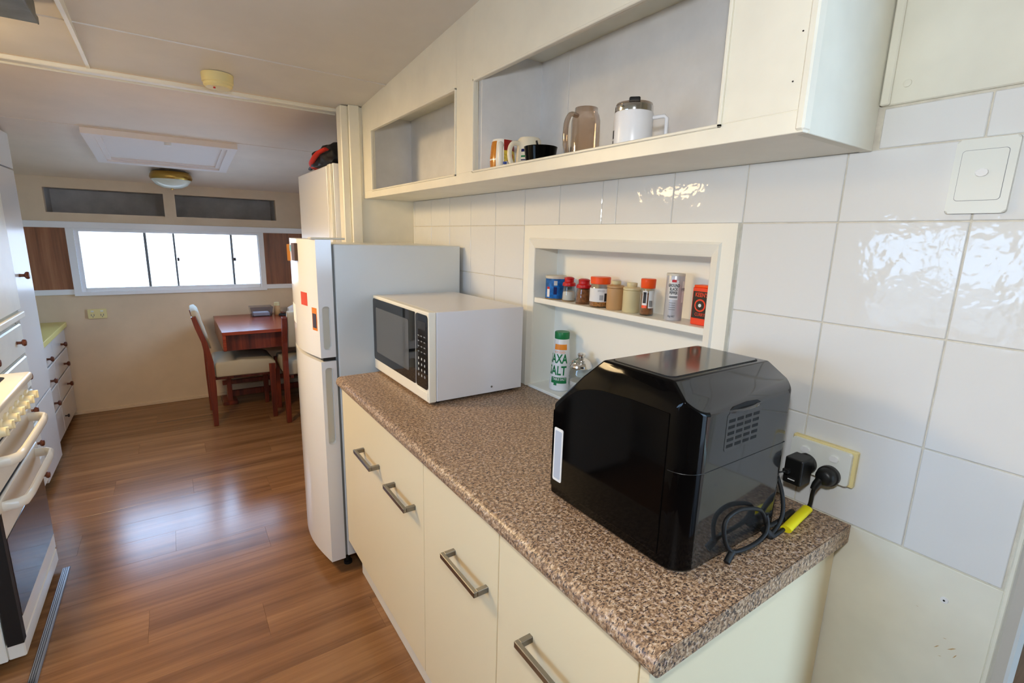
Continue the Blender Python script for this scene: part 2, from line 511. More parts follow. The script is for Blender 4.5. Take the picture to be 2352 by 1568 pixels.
# ------------------------------------------------------------------ setting: ceiling
def cz(y):
    if y < -0.3: return 2.258
    z = 2.235 - 0.078 * y
    if y > 3.9: z -= 0.11 * (y - 3.9) ** 2
    return z
def ceil_strip(name, x0, x1, y0, y1, top, bot, m, parent=None, n=12, bev=0):
    bm = bmesh.new(); A = []
    for i in range(n + 1):
        yy = y0 + (y1 - y0) * i / n
        A.append([bm.verts.new((x, yy, cz(yy) + h)) for x, h in ((x0, bot), (x1, bot), (x1, top), (x0, top))])
    for P, Q in zip(A, A[1:]):
        for j in range(4): bm.faces.new((P[j], P[(j + 1) % 4], Q[(j + 1) % 4], Q[j]))
    bm.faces.new(A[0]); bm.faces.new(A[-1][::-1])
    return link(name, bm, m, parent, 30)
ceiling = struct(ceil_strip('ceiling', -2.46, 0.12, -2.3, 2.36, 0.06, 0.0, M_ceil, n=20), 'cream painted panelled caravan ceiling')
ceiling2 = struct(ceil_strip('ceiling_dining', -2.46, 0.12, 2.36, 4.80, 0.06, 0.0, M_ceil2, n=20), 'off-white ceiling over the dining end')
ceil_strip('cover_strip', -2.4, 0.0, 1.945, 1.962, 0.0, -0.004, M_ceil, ceiling, 2)
ceil_strip('cover_strip', -2.4, 0.0, 0.55, 0.567, 0.0, -0.004, M_ceil, ceiling, 2)
ceil_strip('cover_strip', -2.4, 0.0, 3.325, 3.335, 0.0, -0.002, M_ceil2, ceiling2, 2)
# beam trim across the ceiling at the partition
trim1 = struct(box('trim_1', -2.42, -0.345, 2.37, 2.415, cz(2.39) - 0.014, cz(2.39) + 0.004, M_cream, None, 0.004), 'cream batten across the ceiling')
box('batten_bead', -2.42, -0.345, 2.432, 2.440, cz(2.43) - 0.014, cz(2.43) - 0.001, M_cream, trim1, 0.002)

# ------------------------------------------------------------------ setting: right wall with tiles
NY0, NY1, NZ0, NZ1 = 0.405, 1.244, 0.898, 1.50        # outer niche frame
OY0, OY1, OZ1 = 0.469, 1.186, 1.421                   # niche opening
WY0 = -0.142
wr = struct(boxes('wall_right', [
    (0.003, 0.07, WY0, OY0, 0, 2.35), (0.003, 0.07, OY1, 3.3, 0, 2.35), (0.003, 0.07, OY0, OY1, OZ1, 2.35), (0.003, 0.07, OY0, OY1, 0, 0.9),
    (0.006, 0.07, 3.3, 4.2, 0, 0.98), (0.006, 0.07, 3.3, 4.2, 1.46, 2.35), (0.006, 0.07, 4.2, 4.75, 0, 2.35)], M_grout), 'white tiled kitchen wall')
G = 0.0013
def tile(y0, y1, z0, z1):
    if y1 - y0 > 0.012: box('tile', 0.0, 0.0065, y0 + G, y1 - G, z0 + G, z1 - G, M_tile, wr, 0.0012)
colsR = [-0.139, 0.0, 0.2, 0.4, 0.6, 0.8, 0.8595, 1.0595, 1.2595, 1.4595, 1.6595, 1.8595, 2.0595, 2.2595, 2.28]
for a, b in zip(colsR, colsR[1:]):
    tile(a, b, 1.5, 1.63)
    if b <= 0.16: pass
    for z0 in (0.9, 1.1, 1.3):
        if b <= 0.41 or a >= 1.2: tile(max(a, 1.246) if a >= 1.2 or a > 1.0 and b > 1.246 else a, b, z0, z0 + 0.2)
for z0 in (0.9, 1.1, 1.3): tile(1.246, 1.2595, z0, z0 + 0.2)
tile(-0.139, 0.0045, 1.63, 1.70); tile(0.0045, 0.152, 1.63, 1.70)
# painted sheets below and above the tiles
lp = box('wall_panel', -0.001, 0.006, WY0, 2.28, 0.0, 0.8985, M_creamdull, wr, 0.001)
up_ = box('wall_panel', -0.004, 0.006, WY0, 0.157, 1.703, 2.32, M_creamdull, wr, 0.002)
box('corner_bead', -0.012, -0.004, 0.142, 0.157, 1.703, 2.3, M_creamdull, wr, 0.002)
lathe('screw_cap', [(0.0065, 0), (0.0062, -0.002), (0.004, -0.0028)], (-0.004, 0.122, 1.735), M_creamdull, wr, 16, 0)
lathe('wall_plug', [(0.006, 0), (0.0055, -0.002), (0.002, -0.0025)], (-0.001, -0.074, 0.836), M_whitepl, wr, 16, 0)
lathe('plug_hole', [(0.0018, 0), (0.0018, -0.0027)], (-0.001, -0.074, 0.836), M_void, wr, 10, 0)
random.seed(3)
for (yy, zz, l, a) in ((-0.098, 0.752, 0.011, 0.7), (-0.104, 0.741, 0.008, 1.1), (-0.086, 0.765, 0.004, 0.2), (-0.078, 0.742, 0.008, 0.9), (-0.085, 0.727, 0.004, 0.3), (-0.04, 0.80, 0.003, 0.1)):
    bm = bmesh.new(); d = Vector((0, -math.cos(a), math.sin(a))) * l * 0.7; n_ = Vector((0, d.z, -d.y)) * 0.16; c = Vector((-0.0014, yy, zz))
    bm.faces.new([bm.verts.new(c + v) for v in (-d, -d * 0.2 - n_, d, d * 0.3 + n_)]); link('scuff_mark', bm, M_rust, wr)
# aluminium door edge
t3 = struct(box('trim_2', -0.012, 0.075, -0.172, -0.150, 0, 2.3, M_edging, None, 0.004), 'aluminium edging strip at the doorway')
box('edge_bead', -0.004, 0.006, -0.150, -0.142, 0, 2.3, M_creamdull, t3, 0.002)
# annexe seen past the edge
wa = struct(box('wall_annexe', 1.56, 1.62, -3.2, 2.2, 0, 0.18, M_sage), 'sage green low wall beyond the doorway')
box('upper_panel', 1.55, 1.62, -3.2, 2.2, 0.18, 0.9, M_panelwood, wa)
box('upper_panel', 1.56, 1.62, -3.2, 2.2, 0.9, 2.3, M_sage, wa)
struct(box('ceiling_annexe', 0.07, 1.7, -3.0, 2.2, 2.3, 2.36, M_creamdull), 'ceiling of the room beyond the doorway')
struct(box('wall_annexe_side', 0.07, 1.7, 1.2, 1.26, 0, 2.3, M_sage), 'sage wall of the room beyond')

# ------------------------------------------------------------------ setting: far, left, back walls and partition
YE = 4.69
wf = struct(boxes('wall_far', [
    (-2.42, 0.07, YE, YE + 0.06, 0, 0.935), (-2.42, -1.70, YE, YE + 0.06, 0.935, 1.55), (-0.41, 0.07, YE, YE + 0.06, 0.935, 1.55),
    (-1.70, -0.41, YE, YE + 0.06, 1.455, 1.55),
    (-2.42, -1.812, YE, YE + 0.06, 1.55, 1.725), (-1.10, -1.022, YE, YE + 0.06, 1.55, 1.725), (-0.28, 0.07, YE, YE + 0.06, 1.55, 1.725),
    (-2.42, 0.07, YE, YE + 0.06, 1.725, 2.0)], M_beigewall), 'beige end wall with window and overhead lockers')
boxes('locker_box', [(-1.83, -0.26, YE + 0.30, YE + 0.32, 1.5, 1.78), (-1.83, -0.26, YE + 0.06, YE + 0.32, 1.5, 1.545), (-1.83, -0.26, YE + 0.06, YE + 0.32, 1.73, 1.78),
                     (-1.84, -1.815, YE + 0.06, YE + 0.32, 1.5, 1.78), (-0.277, -0.25, YE + 0.06, YE + 0.32, 1.5, 1.78), (-1.08, -1.04, YE + 0.06, YE + 0.30, 1.545, 1.73)], M_lockin, wf)
box('timber_panel', -2.0, -1.72, YE - 0.004, YE, 0.985, 1.44, M_panelwood, wf)
box('timber_panel', -0.40, -0.02, YE - 0.004, YE, 0.985, 1.44, M_panelwood, wf)
box('rail', -2.38, 0.0, YE - 0.012, YE, 1.44, 1.487, M_white, wf, 0.002)
box('rail', -2.38, -1.715, YE - 0.010, YE, 0.945, 0.985, M_white, wf, 0.002)
box('rail', -0.402, 0.0, YE - 0.010, YE, 0.945, 0.985, M_white, wf, 0.002)
struct(box('baseboard_far', -2.38, 0.0, YE - 0.012, YE, 0.0, 0.028, M_beigewall, None, 0.003), 'thin cream skirting under the end wall')
w1 = struct(boxes('window_1', [(-1.72, -1.675, YE - 0.018, YE + 0.03, 0.935, 1.44), (-0.44, -0.398, YE - 0.018, YE + 0.03, 0.935, 1.44), (-1.675, -0.44, YE - 0.018, YE + 0.03, 0.935, 0.962), (-1.675, -0.44, YE - 0.014, YE + 0.03, 1.428, 1.44)], M_white), 'wide white framed caravan window in the end wall')
boxes('window_frame', [(-1.675, -1.648, YE, YE + 0.04, 0.962, 1.43), (-0.447, -0.44, YE, YE + 0.04, 0.962, 1.43), (-1.65, -0.445, YE, YE + 0.04, 0.962, 0.992), (-1.65, -0.445, YE, YE + 0.04, 1.416, 1.43)], M_white, w1)
for xm, wd in ((-1.25, 0.009), (-1.06, 0.007), (-0.648, 0.008)):
    box('mullion', xm - wd, xm + wd, YE + 0.006, YE + 0.034, 0.99, 1.418, M_gasket, w1, 0.001)
for xa, xb in ((-1.648, -1.258), (-1.242, -1.066), (-1.054, -0.656), (-0.640, -0.447)):
    box('pane', xa, xb, YE + 0.018, YE + 0.021, 0.992, 1.416, M_windowglass, w1)
for xm in (-1.043, -0.632):
    box('latch', xm - 0.008, xm + 0.008, YE - 0.005, YE + 0.012, 1.195, 1.222, M_knobdark, w1, 0.002)
struct(box('exterior_wall_neighbour', -9, 7, 10.0, 10.3, -0.6, 2.0, M_exterior), 'pale wall outside the window')
struct(box('exterior_ground', -40, 40, -40, 60, -0.7, -0.6, M_ground), 'ground outside')
wl = struct(boxes('wall_left', [(-2.44, -2.38, -2.3, 0.3, 0, 2.35), (-2.44, -2.38, 1.0, 4.75, 0, 2.35), (-2.44, -2.38, 0.3, 1.0, 0, 0.98), (-2.44, -2.38, 0.3, 1.0, 1.57, 2.35)], M_creamdull), 'left wall of the caravan')
w2 = struct(boxes('window_2', [(-2.42, -2.37, 0.3, 0.33, 0.98, 1.57), (-2.42, -2.37, 0.97, 1.0, 0.98, 1.57), (-2.42, -2.37, 0.33, 0.97, 0.98, 1.01), (-2.42, -2.37, 0.33, 0.97, 1.54, 1.57), (-2.41, -2.38, 0.64, 0.66, 1.01, 1.54)], M_white), 'kitchen window in the left wall')
box('pane', -2.403, -2.40, 0.33, 0.64, 1.01, 1.54, M_windowglass, w2)
box('pane', -2.403, -2.40, 0.66, 0.97, 1.01, 1.54, M_windowglass, w2)
w3 = struct(boxes('window_added', [(0.0, 0.06, 3.3, 3.34, 0.98, 1.46), (0.0, 0.06, 4.16, 4.2, 0.98, 1.46), (0.0, 0.06, 3.34, 4.16, 0.98, 1.02), (0.0, 0.06, 3.34, 4.16, 1.42, 1.46)], M_white), 'unseen side window added to light the dining end')  # window added out of view to bring daylight to the dining end
box('pane', 0.03, 0.033, 3.34, 4.16, 1.02, 1.42, M_windowglass, w3)
struct(box('wall_back', -2.44, 0.12, -2.36, -2.3, 0, 2.35, M_creamdull), 'wall behind the camera')
# partition beside the fridge
wp = struct(box('wall_partition', -0.325, 0.006, 2.285, 2.36, 0, cz(2.32), M_cream, None, 0.002), 'cream partition beside the fridge')
box('jamb', -0.362, -0.325, 2.29, 2.36, 0, cz(2.33), M_cream, wp, 0.004)
box('cover_strip', -0.327, -0.275, 2.272, 2.285, 0, cz(2.28), M_cream, wp, 0.004)
# curved fascia over the cooker
bm = bmesh.new()
poly = [(1.2, cz(1.2) + 0.004), (2.385, cz(2.385) + 0.004)]
for i in range(13):
    t = i / 12; yy = 2.385 - t * 1.185
    poly.append((yy, cz(yy) - 0.003 - 0.10 * t ** 1.6))
addprism(bm, poly, 0, -1.292, -1.280)
struct(link('trim_3', bm, M_cream), 'curved cream fascia board hanging from the ceiling')

# ------------------------------------------------------------------ overhead cupboard on the tiled wall
XF = -0.26; ZB = 1.627
uc = thing('wall_cupboard', 'long cream open-fronted overhead cupboard above the tiled wall', 'cupboard', (-0.13, 1.2, ZB))
def uface(y0, y1, z0, z1, nm='face_board'):
    return box(nm, XF, XF + 0.018, y0, y1, z0, z1, M_cream, uc, 0.001)
uface(0.172, 0.304, 1.661, 2.26, 'stile'); uface(1.192, 1.306, 1.661, 2.19, 'stile'); uface(2.156, 2.285, 1.661, 2.09, 'stile')
uface(0.16, 2.285, ZB, 1.661, 'bottom_rail')
bm = bmesh.new()
for a, b in ((0.304, 1.192), (1.306, 2.156)):
    addprism(bm, [(a, 1.931), (b, 1.931), (b, cz(b) + 0.01), (a, cz(a) + 0.01)], 0, XF, XF + 0.018)
link('top_rail', bm, M_cream, uc)
box('edge_bead', XF - 0.004, XF + 0.02, 0.158, 0.172, ZB + 0.003, 2.26, M_cream, uc, 0.003)
box('base_panel', XF + 0.018, -0.001, 0.178, 2.283, ZB + 0.002, 1.646, M_cream, uc, 0.001)
box('end_panel', XF + 0.018, -0.0045, 0.159, 0.178, ZB, 2.26, M_creamdull, uc, 0.001)
box('lining_panel', -0.010, -0.002, 0.178, 1.17, 1.646, 2.04, M_cupin, uc); box('lining_panel', -0.010, -0.002, 1.19, 2.283, 1.646, 2.04, M_cupin, uc)
box('lining_top', XF + 0.018, -0.002, 0.178, 2.283, 2.026, 2.036, M_creamdull, uc)
box('divider', XF + 0.018, -0.002, 1.17, 1.19, 1.646, 2.026, M_cupin, uc)
box('lining_side', XF + 0.018, -0.010, 2.272, 2.283, 1.646, 2.026, M_cupin, uc)
box('lining_joint', -0.0125, -0.010, 1.026, 1.034, 1.646, 2.026, M_cupin, uc, 0.001)
for (a, b) in ((0.304, 1.192), (1.306, 2.156)):
    for nm, args in (('opening_bead', (a, a + 0.007, 1.656, 1.936)), ('opening_bead', (b - 0.007, b, 1.656, 1.936)), ('opening_bead', (a, b, 1.656, 1.662)), ('opening_bead', (a, b, 1.927, 1.934))):
        box(nm, XF - 0.005, XF + 0.006, *args, M_cream, uc, 0.0015)
for (yy, zz) in ((0.186, 1.705), (0.18, 1.775)):
    lathe('nail_head', [(0.0014, 0), (0.0012, -0.0008)], (XF, yy, zz), M_knobdark, uc, 8, 0)

# ------------------------------------------------------------------ worktop and base cabinets
wt = thing('worktop', 'speckled brown laminate worktop carrying the microwave', 'worktop', (-0.3, 0.87, 0.862))
prof = [(-0.002, 0.862), (-0.002, 0.9)]
for i in range(9):
    t = math.radians(90 + 90 * i / 8); prof.append((-0.582 + 0.020 * math.cos(t), 0.880 + 0.020 * math.sin(t)))
for i in range(1, 7):
    t = math.radians(180 + 88 * i / 6); prof.append((-0.586 + 0.016 * math.cos(t), 0.878 + 0.016 * math.sin(t)))
prism('top_board', prof, 1, 0.0875, 1.66, M_granite, wt, 25)
prism('edge_joint', prof, 1, 0.0868, 0.0875, M_darkline, wt)
ins = [(x * 1.0, z) for x, z in prof]
prism('edge_strip', ins, 1, 0.0855, 0.0868, M_granite, wt, 25)

YB = [0.124, 0.502, 0.881, 1.652]
HY = [[(0.232, 0.388)], [(0.540, 0.706)], [(0.936, 1.103), (1.232, 1.402)]]
where = ['with one handle at the cut worktop end', 'with one handle between its two neighbours', 'with a wide front and two handles beside the fridge']
for i in range(3):
    y0, y1 = YB[i], YB[i + 1]
    c = thing('base_cabinet', 'cream laminate base cabinet ' + where[i], 'cabinet', (-0.29, (y0 + y1) / 2, 0.19), 'cream base cabinets under the speckled worktop')
    box('carcass', -0.562, -0.004, y0 + 0.001, y1 - 0.001, 0.178, 0.861, M_door, c)
    d = box('door', -0.583, -0.565, y0 + 0.0015, y1 - 0.0015, 0.183, 0.852, M_door, c, 0.001)
    for a, b in HY[i]:
        h = boxes('handle', [(-0.620, -0.610, a, b, 0.685, 0.699), (-0.6105, -0.582, a, a + 0.012, 0.685, 0.699), (-0.6105, -0.582, b - 0.012, b, 0.685, 0.699)], M_steel, d, 0.0012)
        h['label'] = 'brushed nickel bar handle'
    if i == 0: box('end_panel', -0.583, -0.003, 0.105, 0.123, 0.0, 0.861, M_door, c, 0.001)
    bpy.context.view_layer.update()
tag(box('kickboard', -0.528, -0.512, 0.125, 1.66, 0.001, 0.177, M_niche, None, 0.001), 'cream kickboard strip under the base cabinets', 'kickboard')

# ------------------------------------------------------------------ recessed spice niche
nc = thing('wall_niche', 'white recessed spice niche with shelf set into tiled wall', 'niche', (0.03, 0.82, 0.9))
def frame_piece(p, inner, outer):   # mitred moulded boards
    bm = bmesh.new(); prev = None
    for (oy, oz), (iy, iz) in zip(outer, inner):
        pts = []
        for t, x in ((0.0, 0.006), (0.0, -0.008), (0.55, -0.008), (0.62, -0.013), (0.95, -0.004), (1.0, -0.002), (1.0, 0.02)):
            pts.append(bm.verts.new((x, oy + (iy - oy) * t, oz + (iz - oz) * t)))
        if prev:
            for i in range(len(pts) - 1): bm.faces.new((prev[i], prev[i + 1], pts[i + 1], pts[i]))
        prev = pts
    return link(p, bm, M_niche, nc)
frame_piece('frame_board', [(OY0, 0.901), (OY0, OZ1)], [(NY0, 0.901), (NY0, NZ1)])
frame_piece('frame_board', [(OY0, OZ1), (OY1, OZ1)], [(NY0, NZ1), (NY1, NZ1)])
frame_piece('frame_board', [(OY1, OZ1), (OY1, 0.901)], [(NY1, NZ1), (NY1, 0.901)])
box('niche_back', 0.104, 0.112, OY0 - 0.01, OY1 + 0.01, 0.9, 1.43, M_niche, nc)
box('niche_side', 0.0, 0.106, OY1 - 0.001, OY1 + 0.01, 0.9, 1.43, M_niche, nc); box('niche_side', 0.0, 0.106, OY0 - 0.01, OY0 + 0.001, 0.9, 1.43, M_niche, nc)
box('niche_top', 0.0, 0.106, OY0, OY1, OZ1 - 0.001, 1.43, M_niche, nc)
box('niche_base', -0.012, 0.104, OY0 + 0.001, OY1 + 0.004, 0.9005, 0.912, M_niche, nc, 0.002)
box('shelf', 0.002, 0.104, OY0 + 0.001, OY1 - 0.001, 1.223, 1.242, M_niche, nc, 0.002)

# ---- spice containers
SG = 'spice containers on the niche shelf'
VA = math.atan2(-0.26 - 0.85, -1.09 - 0.045)       # angle from a container to the viewer
def rp(prof, base): 
    f = prof_r(prof); return lambda z: f(z - base)
def round_thing(name, label, cat, c, group=SG):
    return thing(name, label, cat, c, group)
ZS = 1.2425
# blue tin
c = (0.05, 1.120, ZS); t = round_thing('spice_tin', 'short blue tin with metal lid at the far end of the spice shelf', 'tin', c)
pf = [(0.037, 0.0), (0.038, 0.002), (0.038, 0.074), (0.037, 0.075)]
lathe('body', pf, c, M_blue, t)
lathe('base_rim', [(0.0385, 0), (0.0392, 0.0015), (0.0385, 0.003)], c, M_brass, t)
lathe('lid', [(0.039, 0.073), (0.0395, 0.075), (0.0395, 0.081), (0.037, 0.083), (0.036, 0.082)], c, M_tinlid, t)
patch_round('label_panel', c, rp(pf, ZS), ZS + 0.008, ZS + 0.042, VA + 0.15 - 1.0, VA - 0.52, M_paper, t)
patch_round('label_cap', c, rp(pf, ZS), ZS + 0.036, ZS + 0.044, VA - 0.84, VA - 0.52, M_red, t, off=0.0005)
patch_round('label_emblem', c, rp(pf, ZS), ZS + 0.050, ZS + 0.066, VA - 0.10, VA + 0.22, M_print, t)
patch_round('label_dark', c, rp(pf, ZS), ZS + 0.018, ZS + 0.044, VA - 0.12, VA + 0.2, M_navy, t)
# two red-topped shakers
def shaker(y, label, fill, s):
    c = (0.045, y, ZS); t = round_thing('shaker', label, 'shaker', c)
    pf = [(0.0235 * s, 0), (0.0245 * s, 0.003), (0.0235 * s, 0.03), (0.020 * s, 0.048), (0.0205 * s, 0.054)]
    lathe('glass_body', pf, c, M_clear, t)
    g = [(0.021 * s, 0.004), (0.0222 * s, 0.006), (0.021 * s, 0.028), (0.019 * s, 0.034 if s < 1.05 else 0.05)]
    lathe('contents', g, c, fill, t)
    lathe('base', [(0.0238 * s, 0.0003), (0.0238 * s, 0.003)], c, M_brownspice if s > 1.05 else M_tanplastic, t)
    lathe('cap', [(0.023 * s, 0.053), (0.0235 * s, 0.055), (0.0225 * s, 0.063), (0.0165 * s, 0.067), (0.0165 * s, 0.076), (0.018 * s, 0.078), (0.017 * s, 0.081), (0.010 * s, 0.084), (0.002, 0.0845)], c, M_red, t)
shaker(1.043, 'small glass shaker with red top holding white salt', M_salt, 0.98)
shaker(0.967, 'small glass shaker with red top holding brown spice', M_brownspice, 1.1)
# orange-lid jar
c = (0.045, 0.890, ZS); t = round_thing('spice_jar', 'wide glass jar with orange lid and white barcode label', 'jar', c)
pf = [(0.031, 0), (0.0335, 0.004), (0.0335, 0.06), (0.030, 0.068), (0.028, 0.074)]
lathe('glass_body', pf, c, M_clear, t)
lathe('contents', [(0.0295, 0.003), (0.0315, 0.006), (0.0315, 0.05)], c, M_gold, t)
lathe('lid', [(0.0305, 0.074), (0.0315, 0.075), (0.0325, 0.094), (0.031, 0.096)], c, M_orange, t, 40)
patch_round('label_wrap', c, rp(pf, ZS), ZS + 0.018, ZS + 0.061, VA - 1.3, VA + 1.0, M_paper, t, 20)
for i in range(6): patch_round('barcode', c, rp(pf, ZS), ZS + 0.024, ZS + 0.04, VA + 0.0 + i * 0.06, VA + 0.035 + i * 0.06, M_inkgrey, t, 2, 0.0006)
patch_round('label_edge', c, rp(pf, ZS), ZS + 0.02, ZS + 0.046, VA + 0.45, VA + 0.75, M_ink, t, 6, 0.0006)
text_on_round('lettering', 'SPICES', 0.008, c, rp(pf, ZS), ZS + 0.053, VA + 0.12, M_inkgrey, t)
# two plastic bottles
def squeeze(y, label, m, r):
    c = (0.045, y, ZS); t = round_thing('plastic_bottle', label, 'bottle', c)
    lathe('body', [(r - 0.002, 0), (r, 0.003), (r, 0.066), (r - 0.002, 0.0665), (r + 0.0005, 0.068), (r + 0.0005, 0.073), (r - 0.003, 0.076), (0.014, 0.077), (0.0135, 0.08)], c, m, t)
    lathe('neck_ring', [(0.0145, 0.0785), (0.0155, 0.080), (0.0155, 0.087), (0.0145, 0.089), (0.012, 0.0895)], c, M_creamplastic, t)
squeeze(0.822, 'tan plastic bottle with short neck between orange-lidded jar and cream bottle', M_tanplastic, 0.0265)
squeeze(0.756, 'cream plastic bottle with short neck on spice shelf', M_creamplastic, 0.0255)
# slim orange-lid jar
c = (0.045, 0.695, ZS); t = round_thing('spice_jar', 'slim spice jar with orange cap and barcode label', 'jar', c)
pf = [(0.019, 0), (0.0205, 0.003), (0.019, 0.03), (0.018, 0.06), (0.0195, 0.07), (0.0185, 0.078)]
lathe('glass_body', pf, c, M_clear, t); lathe('contents', [(0.0175, 0.003), (0.019, 0.005), (0.0175, 0.03), (0.0168, 0.062)], c, M_brownspice, t)
lathe('lid', [(0.020, 0.079), (0.0205, 0.080), (0.0215, 0.104), (0.020, 0.106)], c, M_orange, t, 32)
patch_round('label_wrap', c, rp(pf, ZS), ZS + 0.022, ZS + 0.072, VA + 0.1, VA + 1.25, M_paper, t)
for i in range(5): patch_round('barcode', c, rp(pf, ZS), ZS + 0.026, ZS + 0.044, VA + 0.25 + i * 0.12, VA + 0.32 + i * 0.12, M_ink, t, 2, 0.0006)
patch_round('label_front', c, rp(pf, ZS), ZS + 0.028, ZS + 0.072, VA - 0.9, VA - 0.1, M_paper, t)
patch_round('label_band', c, rp(pf, ZS), ZS + 0.022, ZS + 0.03, VA - 0.9, VA - 0.1, M_orange, t, off=0.0006)
patch_round('label_print', c, rp(pf, ZS), ZS + 0.036, ZS + 0.068, VA - 0.75, VA - 0.25, M_ink, t, off=0.0006)
# silver pepper tin
c = (0.045, 0.602, ZS); t = round_thing('pepper_tin', 'tall silver cylinder tin of ground black pepper', 'tin', c)
pf = [(0.0235, 0), (0.024, 0.002), (0.024, 0.122), (0.0235, 0.124)]
lathe('body', pf, c, M_silver, t); lathe('lid', [(0.0245, 0.122), (0.0248, 0.124), (0.0243, 0.128), (0.022, 0.1275)], c, M_tinlid, t)
patch_round('label_panel', c, rp(pf, ZS), ZS + 0.058, ZS + 0.110, VA - 0.75, VA + 0.25, M_paper, t)
patch_round('label_red', c, rp(pf, ZS), ZS + 0.105, ZS + 0.112, VA - 0.5, VA + 0.0, M_red, t, off=0.0006)
for s_, zz in (('GROUND', 0.096), ('BLACK', 0.086), ('PEPPER', 0.076)):
    text_on_round('lettering', s_, 0.0115, c, lambda z: 0.0245, ZS + zz, VA - 0.25, M_ink, t, 0.62, 0.0003)
patch_round('label_line', c, rp(pf, ZS), ZS + 0.062, ZS + 0.068, VA - 0.7, VA + 0.2, M_inkgrey, t, off=0.0006)
for i in range(4): patch_round('label_text_line', c, rp(pf, ZS), ZS + 0.030 + i * 0.006, ZS + 0.0315 + i * 0.006, VA - 0.65, VA + 0.05, M_inkgrey, t, off=0.0004)
text_on_round('lettering', '50g NET', 0.007, c, lambda z: 0.024, ZS + 0.012, VA - 0.3, M_ink, t, 0.8)
patch_round('label_panel', c, rp(pf, ZS), ZS + 0.05, ZS + 0.108, VA + 0.75, VA + 1.4, M_paper, t)
text_on_round('lettering', 'PEPPER', 0.011, c, lambda z: 0.0245, ZS + 0.085, VA + 1.05, M_ink, t, 0.6)
# curry tin
t = thing('curry_tin', 'flat orange-red tin with black panel beside the niche frame', 'tin', (0.045, 0.505, ZS), SG)
box('body', 0.030, 0.066, 0.476, 0.534, ZS, ZS + 0.098, M_tinred, t, 0.002)
box('lid', 0.031, 0.065, 0.478, 0.532, ZS + 0.098, ZS + 0.104, M_orange, t, 0.0015)
box('black_panel', 0.0294, 0.0302, 0.479, 0.531, ZS + 0.018, ZS + 0.088, M_tinblack, t)
lathe('emblem_disc', [(0.0165, 0), (0.0165, -0.0004)], (0.0293, 0.508, ZS + 0.052), M_tinred, t, 28, 0)
lathe('emblem_ring', [(0.0125, 0), (0.0125, -0.0004)], (0.0288, 0.508, ZS + 0.052), M_tinblack, t, 28, 0)
lathe('emblem_dot', [(0.0045, 0), (0.0045, -0.0004)], (0.0283, 0.508, ZS + 0.052), M_paper, t, 20, 0)
text_on_plane('lettering', "KEEN'S", 0.015, (0.0290, 0.506, ZS + 0.079), (0, -1, 0), (0, 0, 1), M_tinred, t, 0.8, 0.0003)
text_on_plane('lettering', 'CURRY', 0.012, (0.0290, 0.506, ZS + 0.028), (0, -1, 0), (0, 0, 1), M_tinred, t, 0.8)

# ---- salt bottle and sugar jar on the niche base
ZN = 0.9125
c = (0.052, 1.075, ZN); t = thing('salt_bottle', 'white tapered table salt bottle with green cap', 'bottle', c)
pf = [(0.036, 0), (0.040, 0.004), (0.040, 0.022), (0.026, 0.19), (0.024, 0.196)]
lathe('body', pf, c, M_whitepl, t, 40)
lathe('cap', [(0.0262, 0.190), (0.0268, 0.192), (0.0268, 0.212), (0.0255, 0.215)], c, M_green, t, 40)
va = math.atan2(-0.2635 - 1.075, -1.0928 - 0.052)
R_ = rp(pf, ZN)
patch_round('orange_band', c, R_, ZN + 0.152, ZN + 0.172, va - 0.95, va + 0.72, M_orangeprint, t, 14)
patch_round('green_band', c, R_, ZN + 0.030, ZN + 0.052, va - 0.95, va + 0.62, M_green, t, 14)
patch_round('green_badge', c, R_, ZN + 0.022, ZN + 0.034, va - 0.62, va - 0.32, M_green, t, 6, 0.0005)
text_on_round('lettering', 'SAXA', 0.046, c, R_, ZN + 0.118, va - 0.42, M_green, t, 0.66, 0.0012)
text_on_round('lettering', 'SALT', 0.046, c, R_, ZN + 0.075, va - 0.42, M_green, t, 0.72, 0.0012)
text_on_round('lettering', 'TABLE SALT', 0.012, c, lambda z: R_(z) + 0.0004, ZN + 0.045, va - 0.12, M_paper, t, 0.8, 0.0002)
text_on_round('lettering', 'IODISED', 0.012, c, R_, ZN + 0.143, va - 0.2, M_orangeprint, t, 0.9)
c = (0.05, 0.965, ZN); t = thing('sugar_jar', 'clear glass jar with stepped glass lid beside the salt bottle', 'jar', c)
lathe('glass_body', [(0.036, 0), (0.040, 0.004), (0.041, 0.09), (0.037, 0.102), (0.037, 0.108)], c, M_clear, t)
lathe('contents', [(0.034, 0.004), (0.037, 0.006), (0.037, 0.06)], c, M_salt, t)
lathe('lid', [(0.040, 0.108), (0.042, 0.112), (0.041, 0.118), (0.035, 0.124), (0.034, 0.128), (0.027, 0.132), (0.026, 0.135), (0.016, 0.139), (0.011, 0.142), (0.013, 0.148), (0.014, 0.153), (0.011, 0.158), (0.004, 0.160)], c, M_chrome, t, 32)

# ------------------------------------------------------------------ cups in the overhead cupboard
ZU = 1.6462; MG = 'cups on the overhead cupboard shelf'
def ring_handle(name, c, ang, r0, z0, z1, out, rad, m, t, flat=1.0):
    d = Vector((math.cos(ang), math.sin(ang), 0)); b = Vector(c)
    pts = [b + d * (r0 - 0.003) + Vector((0, 0, z1)), b + d * (r0 + out * 0.6) + Vector((0, 0, z1)), b + d * (r0 + out) + Vector((0, 0, z1 - (z1 - z0) * 0.25)),
           b + d * (r0 + out) + Vector((0, 0, z0 + (z1 - z0) * 0.3)), b + d * (r0 + out * 0.6) + Vector((0, 0, z0)), b + d * (r0 - 0.003) + Vector((0, 0, z0))]
    return tube(name, spline(pts, 5), rad, m, t, 10, flat)
VL = math.atan2(-0.2635 - 1.1, -1.0928 + 0.2)
c = (-0.195, 1.118, ZU); t = thing('mug', 'colourful printed mug with white centre handle', 'mug', c, MG)
